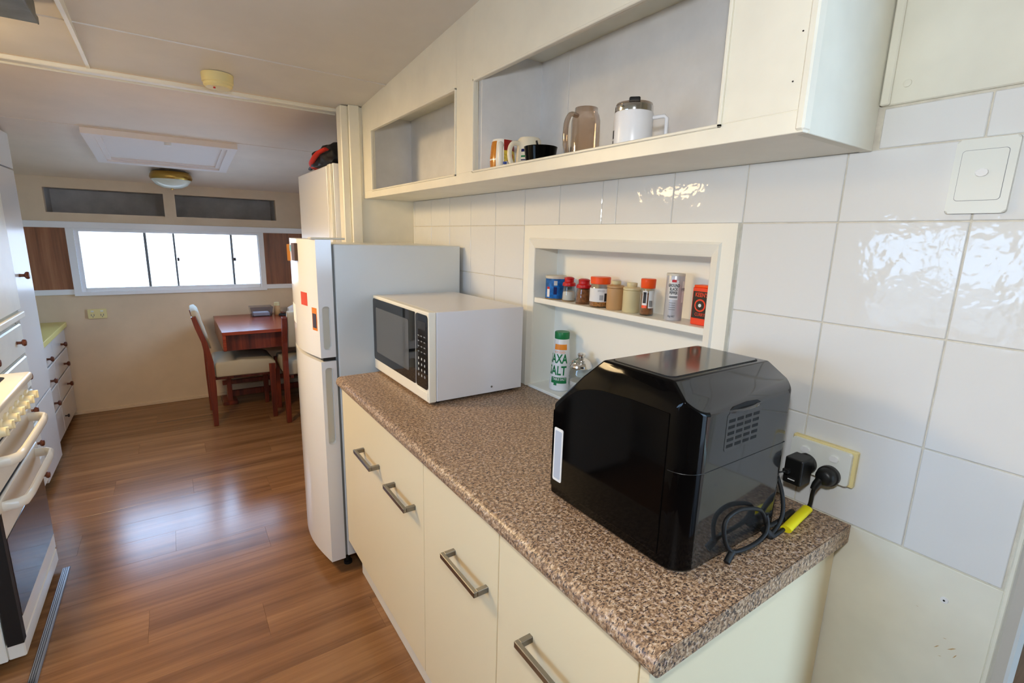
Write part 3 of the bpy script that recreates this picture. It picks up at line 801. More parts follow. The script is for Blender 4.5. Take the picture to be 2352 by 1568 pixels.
pf = [(0.030, 0), (0.036, 0.004), (0.040, 0.045), (0.036, 0.088), (0.032, 0.106)]
lathe('body', pf, c, M_ceramicw, t)
patch_round('amber_print', c, rp(pf, ZU), ZU + 0.004, ZU + 0.100, VL - 1.6, VL - 0.55, M_mugbrown, t)
patch_round('yellow_print', c, rp(pf, ZU), ZU + 0.004, ZU + 0.090, VL + 0.12, VL + 1.35, M_mugyellow, t)
patch_round('red_print', c, rp(pf, ZU), ZU + 0.072, ZU + 0.104, VL + 0.12, VL + 1.35, M_mugred, t, off=0.0006)
patch_round('red_print', c, rp(pf, ZU), ZU + 0.040, ZU + 0.062, VL + 0.55, VL + 0.95, M_sticker, t, off=0.0006)
patch_round('white_print', c, rp(pf, ZU), ZU + 0.028, ZU + 0.040, VL + 0.25, VL + 1.35, M_paper, t, off=0.0006)
patch_round('blue_print', c, rp(pf, ZU), ZU + 0.030, ZU + 0.038, VL + 0.05, VL + 0.35, M_bluep, t, off=0.0008)
ring_handle('handle', c, VL - 0.12, 0.037, 0.02, 0.086, 0.024, 0.0085, M_ceramicw, t)
c = (-0.19, 0.982, ZU); t = thing('mug', 'cream mug with navy and green stripes turned upside down', 'mug', c, MG)
pf = [(0.038, 0), (0.0385, 0.003), (0.0375, 0.05), (0.034, 0.088), (0.029, 0.094)]
lathe('body', pf, c, M_ceramic, t)
for a, b, m_ in ((0.052, 0.060, M_navy), (0.037, 0.042, M_green), (0.028, 0.031, M_navy)):
    patch_round('stripe', c, rp(pf, ZU), ZU + a, ZU + b, VL - 0.7, VL + 1.7, m_, t, 18)
ring_handle('handle', c, VL - 1.15, 0.036, 0.016, 0.076, 0.026, 0.007, M_ceramic, t)
c = (-0.215, 0.893, ZU); t = thing('bowl', 'low black bowl with a spoon handle sticking out', 'bowl', c, MG)
bm = bmesh.new()
addlathe(bm, [(0.030, 0), (0.040, 0.008), (0.046, 0.052), (0.047, 0.055), (0.045, 0.055), (0.040, 0.03), (0.03, 0.012), (0.001, 0.011)], c)
link('body', bm, M_blackgloss, t, 40)
tube('spoon_handle', [Vector(c) + Vector(v) for v in ((0.01, 0.0, 0.014), (0.004, 0.012, 0.045), (-0.002, 0.018, 0.075))], 0.003, M_black, t)
tube('spoon_handle', [Vector(c) + Vector(v) for v in ((0.0, 0.03, 0.03), (0.004, 0.036, 0.066))], 0.0025, M_black, t)
c = (-0.195, 0.735, ZU); t = thing('jug', 'smoky clear plastic jug standing upside down', 'jug', c, MG)
pf = [(0.036, 0), (0.0365, 0.004), (0.036, 0.10), (0.033, 0.112), (0.029, 0.120), (0.0285, 0.130)]
lathe('body', pf, c, M_smoke, t, 36)
ring_handle('handle', c, VL - 0.95, 0.034, 0.008, 0.108, 0.032, 0.008, M_smoke, t, 0.7)
c = (-0.195, 0.575, ZU); t = thing('travel_mug', 'white insulated travel mug with steel rim and black lid tab', 'mug', c, MG)
pf = [(0.042, 0), (0.0435, 0.003), (0.044, 0.086), (0.0425, 0.090)]
lathe('body', pf, c, M_mugwhite, t, 40)
lathe('rim', [(0.0425, 0.0895), (0.043, 0.091), (0.0425, 0.103), (0.0405, 0.105)], c, M_chrome, t, 40)
lathe('lid', [(0.040, 0.1045), (0.041, 0.106), (0.040, 0.109), (0.020, 0.110)], c, M_smoke, t, 36)
va = math.atan2(-0.2635 - c[1], -1.0928 - c[0])
bm = bmesh.new(); d = Vector((math.cos(va), math.sin(va), 0)); s = Vector((-d.y, d.x, 0)); b0 = Vector(c)
for sx in (0,):
    P = [b0 + d * a + s * w_ + Vector((0, 0, h)) for a in (0.012, 0.038) for w_ in (-0.012, 0.012) for h in (0.105, 0.117)]
    vv = [bm.verts.new(p) for p in P]
    for f in ((0, 1, 3, 2), (4, 6, 7, 5), (0, 4, 5, 1), (2, 3, 7, 6), (0, 2, 6, 4), (1, 5, 7, 3)): bm.faces.new([vv[i] for i in f])
bmesh.ops.bevel(bm, geom=list(bm.edges), offset=0.003, segments=2, profile=0.5, affect='EDGES')
link('lid_tab', bm, M_black, t, 40)
d2 = Vector((math.cos(va + 1.35), math.sin(va + 1.35), 0))
tube('handle', [b0 + d2 * 0.042 + Vector((0, 0, 0.078)), b0 + d2 * 0.068 + Vector((0, 0, 0.080)), b0 + d2 * 0.074 + Vector((0, 0, 0.075)), b0 + d2 * 0.074 + Vector((0, 0, 0.018)), b0 + d2 * 0.068 + Vector((0, 0, 0.012)), b0 + d2 * 0.042 + Vector((0, 0, 0.012))], 0.0045, M_mugwhite, t, 10, 1.0, 40)
patch_round('black_print', c, rp(pf, ZU), ZU + 0.034, ZU + 0.052, va - 1.45, va - 1.2, M_ink, t)
patch_round('black_print', c, rp(pf, ZU), ZU + 0.012, ZU + 0.030, va - 1.45, va - 1.25, M_ink, t)

# ------------------------------------------------------------------ fridge
FY0, FY1 = 1.715, 2.195
fr = thing('fridge', 'tall white two-door fridge between worktop and partition', 'fridge', (-0.32, (FY0 + FY1) / 2, 0.0))
box('body', -0.572, -0.022, FY0, FY1, 0.066, 1.412, M_fridge, fr, 0.004, 2)
box('gasket', -0.582, -0.572, FY0 + 0.006, FY1 - 0.006, 0.07, 1.408, M_gasket, fr)
def fdoor(z0, z1, name='door'):
    poly = [(-0.582, FY0), (-0.582, FY1), (-0.634, FY1)]
    n = 18
    for i in range(n + 1):
        t = 1 - i / n; poly.append((-0.640 - 0.032 * math.sin(math.pi * t), FY0 + (FY1 - FY0) * t))
    poly = [poly[0], poly[1]] + poly[3:]
    bm = bmesh.new(); addprism(bm, poly, 2, z0, z1)
    return link(name, bm, M_fridgedoor, fr, 25)
d1 = fdoor(0.968, 1.428); d2_ = fdoor(0.060, 0.952)
for d, a, b in ((d1, 1.0, 1.172), (d2_, 0.60, 0.925)):
    bmc = bmesh.new(); addprism(bmc, rrect(-0.6265, -0.598, a, b, 0.012), 1, FY0 - 0.01, FY0 + 0.022)
    cut(d, bmc)
    bmc = bmesh.new(); addprism(bmc, rrect(-0.6265, -0.598, a, b, 0.012), 1, FY0 + 0.0185, FY0 + 0.0215)
    link('handle_recess', bmc, M_recess, d)
    bmc = bmesh.new(); outer = rrect(-0.6285, -0.596, a - 0.002, b + 0.002, 0.014); inner = rrect(-0.6265, -0.598, a, b, 0.012)
    for i in range(len(outer)):
        j = (i + 1) % len(outer)
        q = [bmc.verts.new(v) for v in ((outer[i][0], FY0 - 0.0008, outer[i][1]), (outer[j][0], FY0 - 0.0008, outer[j][1]), (inner[j][0], FY0 + 0.002, inner[j][1]), (inner[i][0], FY0 + 0.002, inner[i][1]))]
        bmc.faces.new(q)
    link('recess_rim', bmc, M_recess, d)
box('hinge_cover', -0.655, -0.525, FY0 + 0.006, FY0 + 0.055, 1.4285, 1.436, M_recess, fr, 0.003)
box('hinge_plate', -0.63, -0.56, FY0 + 0.01, FY0 + 0.05, 0.953, 0.967, M_blacksatin, fr)
for yy in (FY0 + 0.05, FY1 - 0.05):
    lathe('foot', [(0.018, 0.0), (0.018, 0.012), (0.010, 0.014), (0.010, 0.067)], (-0.56, yy, 0.0), M_black, fr, 16)
    lathe('foot', [(0.018, 0.0), (0.018, 0.012), (0.010, 0.014), (0.010, 0.067)], (-0.08, yy, 0.0), M_black, fr, 16)
def door_patch(t0, t1, z0, z1, m, off=0.0012, th=0.0015):
    bm = bmesh.new(); rows = []
    n = 4
    for o_ in (off, off + th):
        r = []
        for i in range(n + 1):
            t = t0 + (t1 - t0) * i / n
            r.append([(-0.640 - 0.032 * math.sin(math.pi * t) - o_, FY0 + (FY1 - FY0) * t, z) for z in (z0, z1)])
        rows.append(r)
    V = [[[bm.verts.new(p) for p in q] for q in r] for r in rows]
    for i in range(n):
        bm.faces.new((V[0][i][0], V[0][i + 1][0], V[0][i + 1][1], V[0][i][1])); bm.faces.new((V[1][i][0], V[1][i][1], V[1][i + 1][1], V[1][i + 1][0]))
        bm.faces.new((V[0][i][0], V[1][i][0], V[1][i + 1][0], V[0][i + 1][0])); bm.faces.new((V[0][i][1], V[0][i + 1][1], V[1][i + 1][1], V[1][i][1]))
    for i in (0, n): bm.faces.new((V[0][i][0], V[0][i][1], V[1][i][1], V[1][i][0]))
    return bm
FG = 'magnets and stickers on the fridge door'
tag(link('sticker', door_patch(0.20, 0.34, 1.165, 1.218, M_sticker, 0.0001, 0.0006), M_sticker), 'red sticker on the upper fridge door', 'sticker', FG)
st = tag(link('sticker', door_patch(0.035, 0.12, 1.075, 1.165, M_stickero, 0.0001, 0.0006), M_stickero), 'orange and dark sticker near the fridge door edge', 'sticker', FG)
link('dark_panel', door_patch(0.045, 0.11, 1.085, 1.142, M_stickerb, 0.0008, 0.0004), M_stickerb, st)
tag(link('paper_note', door_patch(0.55, 0.78, 1.07, 1.15, M_whitepaper, 0.0001, 0.001), M_whitepaper), 'small white paper note stuck on upper fridge door', 'note', FG)
tag(link('fridge_magnet', door_patch(0.80, 0.97, 1.33, 1.40, M_magorange, 0.0001, 0.012), M_magorange), 'amber fridge magnet high on the far door edge', 'magnet', FG)
tag(link('fridge_magnet', door_patch(0.36, 0.46, 1.34, 1.41, M_magbrown, 0.0001, 0.012), M_magbrown), 'brown curved fridge magnet near the top of the door', 'magnet', FG)
tag(link('fridge_magnet', door_patch(0.50, 0.58, 1.375, 1.40, M_green, 0.0001, 0.008), M_green), 'small green fridge magnet between the amber and brown ones', 'magnet', FG)

# ------------------------------------------------------------------ microwave
mw = thing('microwave', 'white microwave oven with black glass door on the worktop', 'microwave', (-0.25, 1.43, 0.9))
MY0, MY1, MZ0, MZ1 = 1.165, 1.695, 0.911, 1.212
box('casing', -0.404, -0.06, MY0, MY1, MZ0, MZ1, M_mwcase, mw, 0.002, 2)
box('front_surround', -0.432, -0.4045, MY0 + 0.001, MY1 - 0.001, MZ0 - 0.002, MZ1 + 0.001, M_mwfront, mw, 0.004, 2)
def yz_panel(name, y0, y1, z0, z1, x0, x1, r, m, parent):
    return prism(name, rrect(y0, y1, z0, z1, r, 5), 0, x0, x1, m, parent)
dr = yz_panel('door', 1.266, 1.689, 0.952, 1.202, -0.4345, -0.4315, 0.012, M_mwglass, mw)
yz_panel('door_window', 1.325, 1.655, 0.985, 1.168, -0.4352, -0.4344, 0.008, M_mwwin, dr)
cp = yz_panel('control_panel', 1.172, 1.2635, 0.952, 1.202, -0.4345, -0.4315, 0.012, M_mwglass, mw)
yz_panel('display', 1.184, 1.252, 1.150, 1.178, -0.4350, -0.4344, 0.003, M_darkplate, cp)
for r in range(4):
    for c_ in range(3):
        yy = 1.241 - c_ * 0.024; zz = 1.128 - r * 0.018
        box('button', -0.4350, -0.4344, yy - 0.006, yy + 0.006, zz - 0.0018, zz + 0.0018, M_inkgrey, cp)
for r in range(4):
    for c_ in range(3):
        yy = 1.241 - c_ * 0.024; zz = 1.050 - r * 0.019
        if r == 3 and c_ != 1: lathe('button', [(0.0052, 0), (0.0052, -0.0006)], (-0.4344, yy, zz), M_inkgrey, cp, 14, 0)
        else: box('button', -0.4350, -0.4344, yy - 0.0032, yy + 0.0032, zz - 0.004, zz + 0.004, M_print, cp)
box('door_line', -0.4349, -0.4340, 1.2637, 1.2658, 0.955, 1.200, M_print, mw)
box('door_release', -0.4345, -0.4315, 1.172, 1.262, 0.918, 0.944, M_mwfront, mw, 0.002)
lathe('screw', [(0.004, 0), (0.0035, -0.0015), (0.001, -0.002)], (-0.19, MY0, 0.932), M_steel, mw, 12, 1)
for xx in (-0.39, -0.09):
    for yy in (1.20, 1.66): lathe('foot', [(0.014, 0), (0.014, 0.0115)], (xx, yy, 0.9), M_black, mw, 14)

# ------------------------------------------------------------------ black appliance
ap = thing('countertop_cooker', 'glossy black countertop cooker with faceted lid and side vent', 'appliance', (-0.29, 0.34, 0.9))
AX0, AX1, AY0, AY1 = -0.447, -0.132, 0.168, 0.512
def rrect4(x0, x1, y0, y1, rs, n=9):
    pts = []
    for (cx, cy, a), r in zip(((x1, y1, 0), (x0, y1, 90), (x0, y0, 180), (x1, y0, 270)), rs):
        cx += -r if a in (0, 270) else r; cy += -r if a in (0, 90) else r
        for i in range(n + 1):
            t = math.radians(a + 90 * i / n); pts.append((cx + r * math.cos(t), cy + r * math.sin(t)))
    return pts
def facet(z0, z1, inset=0.0, m=M_blackgloss, name='body', bev=0.005):
    bm = bmesh.new(); addprism(bm, rrect4(AX0 + inset, AX1 - inset, AY0 + inset, AY1 - inset, (0.03, 0.012, 0.042, 0.03)), 2, z0, z1)
    for co, no in (((0, AY0 + inset, 1.186), (0, -0.046, 0.054)), ((0, AY1 - inset, 1.106), (0, 0.126, 0.130)), ((AX0 + inset, 0, 1.192), (-0.040, 0, 0.012)), ((AX1 - inset, 0, 1.200), (0.032, 0, 0.014))):
        n = Vector(no).normalized()
        r = bmesh.ops.bisect_plane(bm, geom=list(bm.verts) + list(bm.edges) + list(bm.faces), plane_co=co, plane_no=n, clear_outer=True)
        e = [g for g in r['geom_cut'] if isinstance(g, bmesh.types.BMEdge)]
        if e: bmesh.ops.edgeloop_fill(bm, edges=e)
    bmesh.ops.dissolve_degenerate(bm, dist=1e-5, edges=bm.edges)
    bmesh.ops.recalc_face_normals(bm, faces=bm.faces); bm.normal_update()
    if bev:
        es = [e for e in bm.edges if len(e.link_faces) == 2 and e.calc_face_angle(0) > math.radians(28)]
        bmesh.ops.bevel(bm, geom=es, offset=bev, segments=3, profile=0.5, affect='EDGES')
        bm.normal_update()
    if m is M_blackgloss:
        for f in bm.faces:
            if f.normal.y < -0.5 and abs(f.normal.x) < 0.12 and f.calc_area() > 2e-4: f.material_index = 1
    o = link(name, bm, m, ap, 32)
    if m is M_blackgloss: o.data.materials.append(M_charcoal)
    return o
facet(0.906, 1.232, name='body', bev=0.004)
tube('seam', [(AX1 - 0.02, AY0 + 0.0006, 1.0842), (AX0 + 0.042, AY0 + 0.0006, 1.0842)], 0.0011, M_void, ap, 6)
tube('corner_seam', [(AX0 + 0.042 - 0.0415 * math.sin(math.radians(a)), AY0 + 0.042 - 0.0415 * math.cos(math.radians(a)), 1.0842) for a in range(0, 91, 10)], 0.0008, M_blacksatin, ap, 6)
dpoly = [(AY0 + 0.046, 0.925), (0.506, 0.925), (0.506, 1.104)]
dpoly[-1] = (0.506, 1.096)
dpoly += [(0.49, 1.113), (0.465, 1.137), (0.44, 1.156), (0.41, 1.169), (0.37, 1.177), (0.30, 1.181), (AY0 + 0.046, 1.181)]
prism('front_door', dpoly, 0, AX0 - 0.002, AX0 + 0.002, M_blackgloss, ap, None, 0.001)
prism('lid_gasket', rrect(-0.425, -0.158, 0.232, 0.376, 0.016), 2, 1.2321, 1.2326, M_black, ap)
prism('lid_panel', rrect(-0.423, -0.161, 0.235, 0.373, 0.014), 2, 1.2322, 1.2336, M_darkplate, ap, 25)
vp = prism('vent_panel', rrect(-0.358, -0.254, 1.110, 1.178, 0.006), 1, AY0 - 0.0006, AY0 + 0.001, M_charcoal, ap)
for r in range(5):
    for c_ in range(4):
        xx = -0.343 + c_ * 0.0245; zz = 1.119 + r * 0.0112
        box('vent_slot', xx - 0.009, xx + 0.009, AY0 - 0.0010, AY0 - 0.0004, zz - 0.0027, zz + 0.0027, M_void, vp)
bm = bmesh.new(); A = []
for i in range(11):
    t = i / 10; x_ = -0.353 + 0.094 * t; h = math.sin(math.pi * t) ** 0.6
    A.append([bm.verts.new(p) for p in ((x_, AY0 + 0.001, 1.1775), (x_, AY0 - 0.0005 - 0.005 * h, 1.178), (x_, AY0 - 0.0005 - 0.006 * h, 1.181), (x_, AY0 + 0.001, 1.1835))])
for P_, Q_ in zip(A, A[1:]):
    for j_ in range(4): bm.faces.new((P_[j_], P_[(j_ + 1) % 4], Q_[(j_ + 1) % 4], Q_[j_]))
bm.faces.new(A[0]); bm.faces.new(A[-1][::-1])
link('vent_hood', bm, M_charcoal, ap, 40)
prism('vent_mouth', [(-0.353, 1.1835), (-0.259, 1.1835), (-0.272, 1.189), (-0.306, 1.1915), (-0.340, 1.189)], 1, AY0 - 0.0006, AY0 + 0.0005, M_void, ap)
hp = yz_panel('handle_surround', 0.470, 0.498, 0.942, 1.062, AX0 - 0.0032, AX0 + 0.003, 0.004, M_whitepl, ap)
yz_panel('handle_inset', 0.474, 0.494, 0.948, 1.056, AX0 - 0.0038, AX0 - 0.0030, 0.003, M_greyins, hp)
for xx in (AX0 + 0.05, AX1 - 0.05):
    for yy in (AY0 + 0.05, AY1 - 0.05): lathe('foot', [(0.012, 0), (0.012, 0.0065)], (xx, yy, 0.9), M_black, ap, 14)

# ------------------------------------------------------------------ power point, plug, adapter, switch
gp = thing('power_point', 'double white power point on a yellowed block by the worktop', 'power point', (-0.01, 0.155, 0.985))
box('mounting_block', -0.013, 0.0, 0.092, 0.216, 0.980, 1.056, M_gpoold, gp, 0.002)
prism('faceplate', rrect(0.098, 0.213, 0.983, 1.052, 0.005), 0, -0.022, -0.0128, M_gpo, gp, bev=0.002)
for yy in (0.184, 0.128):
    bm = bmesh.new(); addprism(bm, rrect(yy - 0.0085, yy + 0.0085, 1.026, 1.038, 0.0058), 0, -0.0255, -0.0215)
    link('rocker', bm, M_whitepl, gp)
ad = thing('usb_adapter', 'black square USB adapter plugged into power point', 'adapter', (-0.05, 0.178, 0.97))
lathe('round_base', [(0.0215, 0), (0.022, -0.003), (0.0215, -0.012), (0.019, -0.014)], (-0.0222, 0.178, 1.003), M_blacksatin, ad, 28, 0)
box('adapter_body', -0.078, -0.033, 0.160, 0.196, 0.970, 1.026, M_blacksatin, ad, 0.003, 2)
box('usb_port', -0.0788, -0.0778, 0.170, 0.186, 0.979, 0.986, M_void, ad)
box('usb_tongue', -0.0792, -0.0786, 0.171, 0.185, 0.9795, 0.9815, M_whitepl, ad)
box('usb_plug', -0.090, -0.0778, 0.181, 0.193, 0.993, 1.003, M_black, ad, 0.001)
tube('usb_cable', spline([(-0.09, 0.187, 0.998), (-0.105, 0.205, 0.99), (-0.115, 0.25, 0.965), (-0.11, 0.33, 0.92), (-0.10, 0.40, 0.905)]), 0.0016, M_black, ad, 6)
pl = thing('appliance_lead', 'black power lead and round plug coiled beside the cooker', 'power lead', (-0.06, 0.137, 0.9))
lathe('plug', [(0.0205, 0), (0.021, -0.002), (0.021, -0.010), (0.0185, -0.013), (0.018, -0.022), (0.014, -0.028), (0.010, -0.030)], (-0.0222, 0.131, 0.996), M_blacksatin, pl, 32, 0)
tube('strain_relief', [(-0.046, 0.137, 0.990), (-0.052, 0.142, 0.978), (-0.055, 0.144, 0.968)], lambda t: 0.0085 - 0.0025 * t, M_blacksatin, pl, 12)
cordpath = spline([(-0.052, 0.142, 0.978), (-0.050, 0.146, 0.955), (-0.042, 0.150, 0.930), (-0.048, 0.152, 0.916), (-0.080, 0.152, 0.909), (-0.12, 0.150, 0.9065), (-0.16, 0.148, 0.9050), (-0.190, 0.148, 0.9052),
                   (-0.205, 0.150, 0.914), (-0.185, 0.152, 0.908), (-0.160, 0.154, 0.915), (-0.145, 0.155, 0.935), (-0.135, 0.164, 0.965), (-0.122, 0.185, 0.995), (-0.112, 0.215, 1.03), (-0.108, 0.26, 1.05), (-0.105, 0.32, 1.03)])
tube('cable', cordpath, 0.0039, M_black, pl, 10)
loop = spline([(-0.068, 0.170, 0.9045), (-0.105, 0.166, 0.910), (-0.150, 0.160, 0.918), (-0.195, 0.156, 0.925), (-0.209, 0.158, 0.949), (-0.225, 0.159, 0.966), (-0.255, 0.159, 0.979), (-0.300, 0.159, 0.990), (-0.335, 0.159, 0.985), (-0.343, 0.158, 0.965), (-0.333, 0.156, 0.935), (-0.318, 0.152, 0.918),
               (-0.290, 0.148, 0.914), (-0.245, 0.148, 0.912), (-0.212, 0.150, 0.918), (-0.203, 0.153, 0.935), (-0.206, 0.157, 0.952)])
tube('cable_loop', loop, 0.0039, M_black, pl, 10)
tube('cable_tie', [(-0.190, 0.150, 0.906), (-0.200, 0.153, 0.914), (-0.205, 0.155, 0.922)], 0.008, M_black, pl, 10)
tube('lead_end', [(-0.066, 0.172, 0.906), (-0.095, 0.168, 0.909), (-0.125, 0.163, 0.914)], 0.0065, M_blacksatin, pl, 10)
tube('tag_sleeve', spline([(-0.046, 0.152, 0.918), (-0.070, 0.151, 0.914), (-0.110, 0.148, 0.910), (-0.146, 0.144, 0.9078)], 4), 0.0105, M_yellowtag, pl, 12, 0.65)
tube('cable_clip', [(-0.318, 0.152, 0.918), (-0.328, 0.151, 0.910), (-0.336, 0.150, 0.9045)], 0.006, M_black, pl, 8)

sw = thing('light_switch', 'white single light switch plate on the tiles', 'light switch', (-0.005, -0.003, 1.513))
prism('faceplate', rrect(-0.041, 0.035, 1.512, 1.628, 0.005), 0, -0.009, 0.0, M_gpo, sw, bev=0.0025)
prism('cover_groove', rrect(-0.031, 0.026, 1.532, 1.611, 0.005), 0, -0.0093, -0.0085, M_inkgrey, sw)
prism('cover', rrect(-0.0304, 0.0254, 1.5326, 1.6104, 0.0047), 0, -0.0098, -0.0085, M_gpo, sw)
prism('rocker', rrect(-0.0115, 0.0045, 1.569, 1.581, 0.0058), 0, -0.0135, -0.0095, M_whitepl, sw, bev=0.001)

# ------------------------------------------------------------------ far-side things on the right: tall cupboard and bag
tc = thing('tall_cupboard', 'tall white cupboard behind the fridge partition', 'cupboard', (-0.2, 2.7, 0))
box('body', -0.385, -0.004, 2.372, 3.09, 0.0, 1.795, M_white, tc, 0.002)
box('door', -0.403, -0.386, 2.43, 3.085, 0.08, 1.785, M_white, tc, 0.002)
box('stile', -0.400, -0.386, 2.375, 2.425, 0.0, 1.79, M_cream, tc, 0.002)
bagc = thing('bag', 'crumpled red and black nylon bag on top of tall cupboard', 'bag', (-0.26, 2.56, 1.795))
def blob(name, c, rx, ry, rz, m, parent, seed, squash=0.35):
    bm = bmesh.new(); bmesh.ops.create_icosphere(bm, subdivisions=4, radius=1.0)
    rnd = random.Random(seed); ph = [rnd.uniform(0, 6) for _ in range(6)]
    for v in bm.verts:
        n = v.co.copy()
        k = 1 + 0.10 * math.sin(5 * n.x + ph[0]) * math.sin(4 * n.y + ph[1]) + 0.07 * math.sin(11 * n.y + ph[2]) * math.sin(9 * n.z + ph[3]) + 0.04 * math.sin(19 * n.x + ph[4])
        z = n.z * rz * k
        if z < -rz * squash: z = -rz * squash
        v.co = Vector((c[0] + n.x * rx * k, c[1] + n.y * ry * k, c[2] + z + rz * squash))
    return link(name, bm, m, parent, 60)
blob('black_panel', (-0.31, 2.555, 1.796), 0.115, 0.165, 0.085, M_bagblack, bagc, 2)
blob('red_panel', (-0.345, 2.69, 1.796), 0.065, 0.075, 0.045, M_bagred, bagc, 5)
tube('red_strap', spline([(-0.395, 2.72, 1.803), (-0.425, 2.63, 1.812), (-0.432, 2.55, 1.828), (-0.425, 2.48, 1.850), (-0.40, 2.42, 1.865)]), 0.015, M_bagred, bagc, 10, 0.4)
tube('black_strap', spline([(-0.395, 2.80, 1.803), (-0.40, 2.74, 1.806), (-0.40, 2.66, 1.81)]), 0.012, M_bagblack, bagc, 8, 0.6)

# ------------------------------------------------------------------ dining table, chairs and what is on the table
tb = thing('dining_table', 'reddish timber dining table against the end wall', 'table', (-0.45, 4.2, 0))
box('table_top', -0.842, -0.03, 3.77, 4.62, 0.708, 0.732, M_tabletop, tb, 0.003, 2)
box('side_board', -0.840, -0.818, 3.775, 4.60, 0.592, 0.7078, M_tabletop, tb, 0.002)
box('side_board', -0.052, -0.032, 3.775, 4.60, 0.592, 0.7078, M_tabletop, tb, 0.002)
box('apron', -0.817, -0.053, 3.86, 3.88, 0.575, 0.7075, M_timber, tb, 0.001)
box('apron', -0.817, -0.053, 4.56, 4.58, 0.592, 0.7075, M_timber, tb, 0.001)
for xx in (-0.80, -0.10):
    box('leg', xx, xx + 0.035, 4.40, 4.55, 0.02, 0.7075, M_timber, tb, 0.002)
    box('foot', xx - 0.04, xx + 0.07, 4.36, 4.59, 0.0, 0.03, M_timber, tb, 0.004)
box('stretcher', -0.765, -0.10, 4.44, 4.47, 0.05, 0.10, M_timber, tb, 0.002)
box('stretcher', -0.83, -0.07, 4.42, 4.45, 0.165, 0.20, M_timber, tb, 0.002)
def make_chair(label, loc, rz):
    c = thing('dining_chair', label, 'chair', (0, 0, 0), 'timber dining chairs at the table')
    W_ = 0.44
    for yy in (0.0, W_ - 0.035):
        rear = [(-0.016, 0.0), (0.016, 0.0), (0.024, 0.30), (0.020, 0.50), (-0.005, 0.64), (-0.045, 0.78), (-0.062, 0.845), (-0.092, 0.838), (-0.075, 0.76), (-0.040, 0.64), (-0.022, 0.50), (-0.022, 0.30)]
        prism('leg', rear, 1, yy, yy + 0.035, M_timber, c, None, 0.004)
        prism('leg', [(0.395, 0.0), (0.425, 0.0), (0.435, 0.44), (0.390, 0.44)], 1, yy, yy + 0.035, M_timber, c, None, 0.003)
    box('seat_rail', 0.02, 0.40, 0.05, 0.075, 0.345, 0.369, M_timber, c, 0.002); box('seat_rail', 0.02, 0.40, W_ - 0.075, W_ - 0.05, 0.345, 0.369, M_timber, c, 0.002)
    box('seat_rail', 0.398, 0.42, 0.036, W_ - 0.036, 0.345, 0.369, M_timber, c, 0.002)
    s = [(0.026, 0.370), (0.43, 0.365), (0.445, 0.40), (0.44, 0.455), (0.40, 0.478), (0.2, 0.492), (0.04, 0.486), (0.026, 0.47)]
    prism('seat', s, 1, 0.018, W_ - 0.018, M_cushion, c, 60, 0.012)
    bk = [(-0.015, 0.60), (0.018, 0.59), (0.004, 0.68), (-0.022, 0.78), (-0.036, 0.86), (-0.058, 0.885), (-0.088, 0.875), (-0.085, 0.835), (-0.05, 0.70)]
    prism('backrest', bk, 1, 0.037, W_ - 0.037, M_cushion, c, 60, 0.008)
    c.location = loc; c.rotation_euler = (0, 0, rz)
    return c
make_chair('timber chair with beige seat tucked under the table side', (-0.925, 3.885, 0), 0)
make_chair('timber chair with its back to the fridge end of the table', (-0.025, 3.70, 0), math.pi / 2)
tr = thing('plastic_tray', 'clear plastic container on the dining table', 'container', (-0.49, 4.48, 0.732))
bm = bmesh.new()
def openbox(bm, x0, x1, y0, y1, z0, z1, flare, th=0.003):
    def ring(d, z): return [bm.verts.new(p) for p in ((x0 - d, y0 - d, z), (x1 + d, y0 - d, z), (x1 + d, y1 + d, z), (x0 - d, y1 + d, z))]
    R = [ring(0, z0), ring(flare, z1), ring(flare - th, z1), ring(-th, z0 + th)]
    bm.faces.new(R[0])
    for A, B in zip(R, R[1:]):
        for i in range(4): bm.faces.new((A[i], A[(i + 1) % 4], B[(i + 1) % 4], B[i]))
    bm.faces.new(R[-1])
openbox(bm, -0.565, -0.41, 4.43, 4.54, 0.7322, 0.815, 0.012)
link('body', bm, M_clearbox, tr)
box('contents', -0.55, -0.425, 4.44, 4.53, 0.7355, 0.765, M_whitepaper, tr, 0.004)
bt = thing('medicine_bottle', 'small beige capped bottle on table behind the dark lid', 'bottle', (-0.355, 4.50, 0.732))
lathe('body', [(0.024, 0), (0.026, 0.003), (0.026, 0.07), (0.02, 0.08)], (-0.355, 4.50, 0.7322), M_tanplastic, bt, 24)
lathe('cap', [(0.022, 0.08), (0.0235, 0.082), (0.0235, 0.108), (0.021, 0.11)], (-0.355, 4.50, 0.7322), M_creamplastic, bt, 24)
bt = thing('dark_lid', 'small dark knob-shaped lid on table beside beige bottle', 'lid', (-0.325, 4.42, 0.732))
lathe('base', [(0.032, 0), (0.034, 0.004), (0.030, 0.016), (0.016, 0.022)], (-0.325, 4.42, 0.7322), M_black, bt, 24)
lathe('grip', [(0.014, 0.021), (0.017, 0.027), (0.013, 0.036), (0.004, 0.038)], (-0.325, 4.42, 0.7322), M_knob, bt, 20)
ts = thing('tissue_packet', 'white tissue packet leaning on the table near the fridge', 'tissues', (-0.23, 4.46, 0.732))
prism('packet', [(-0.275, 0.733), (-0.185, 0.733), (-0.175, 0.83), (-0.225, 0.815), (-0.27, 0.79)], 1, 4.43, 4.50, M_whitepaper, ts, None, 0.004)
prism('purple_band', [(-0.2765, 0.742), (-0.183, 0.742), (-0.181, 0.762), (-0.2765, 0.758)], 1, 4.429, 4.501, M_greyins, ts)

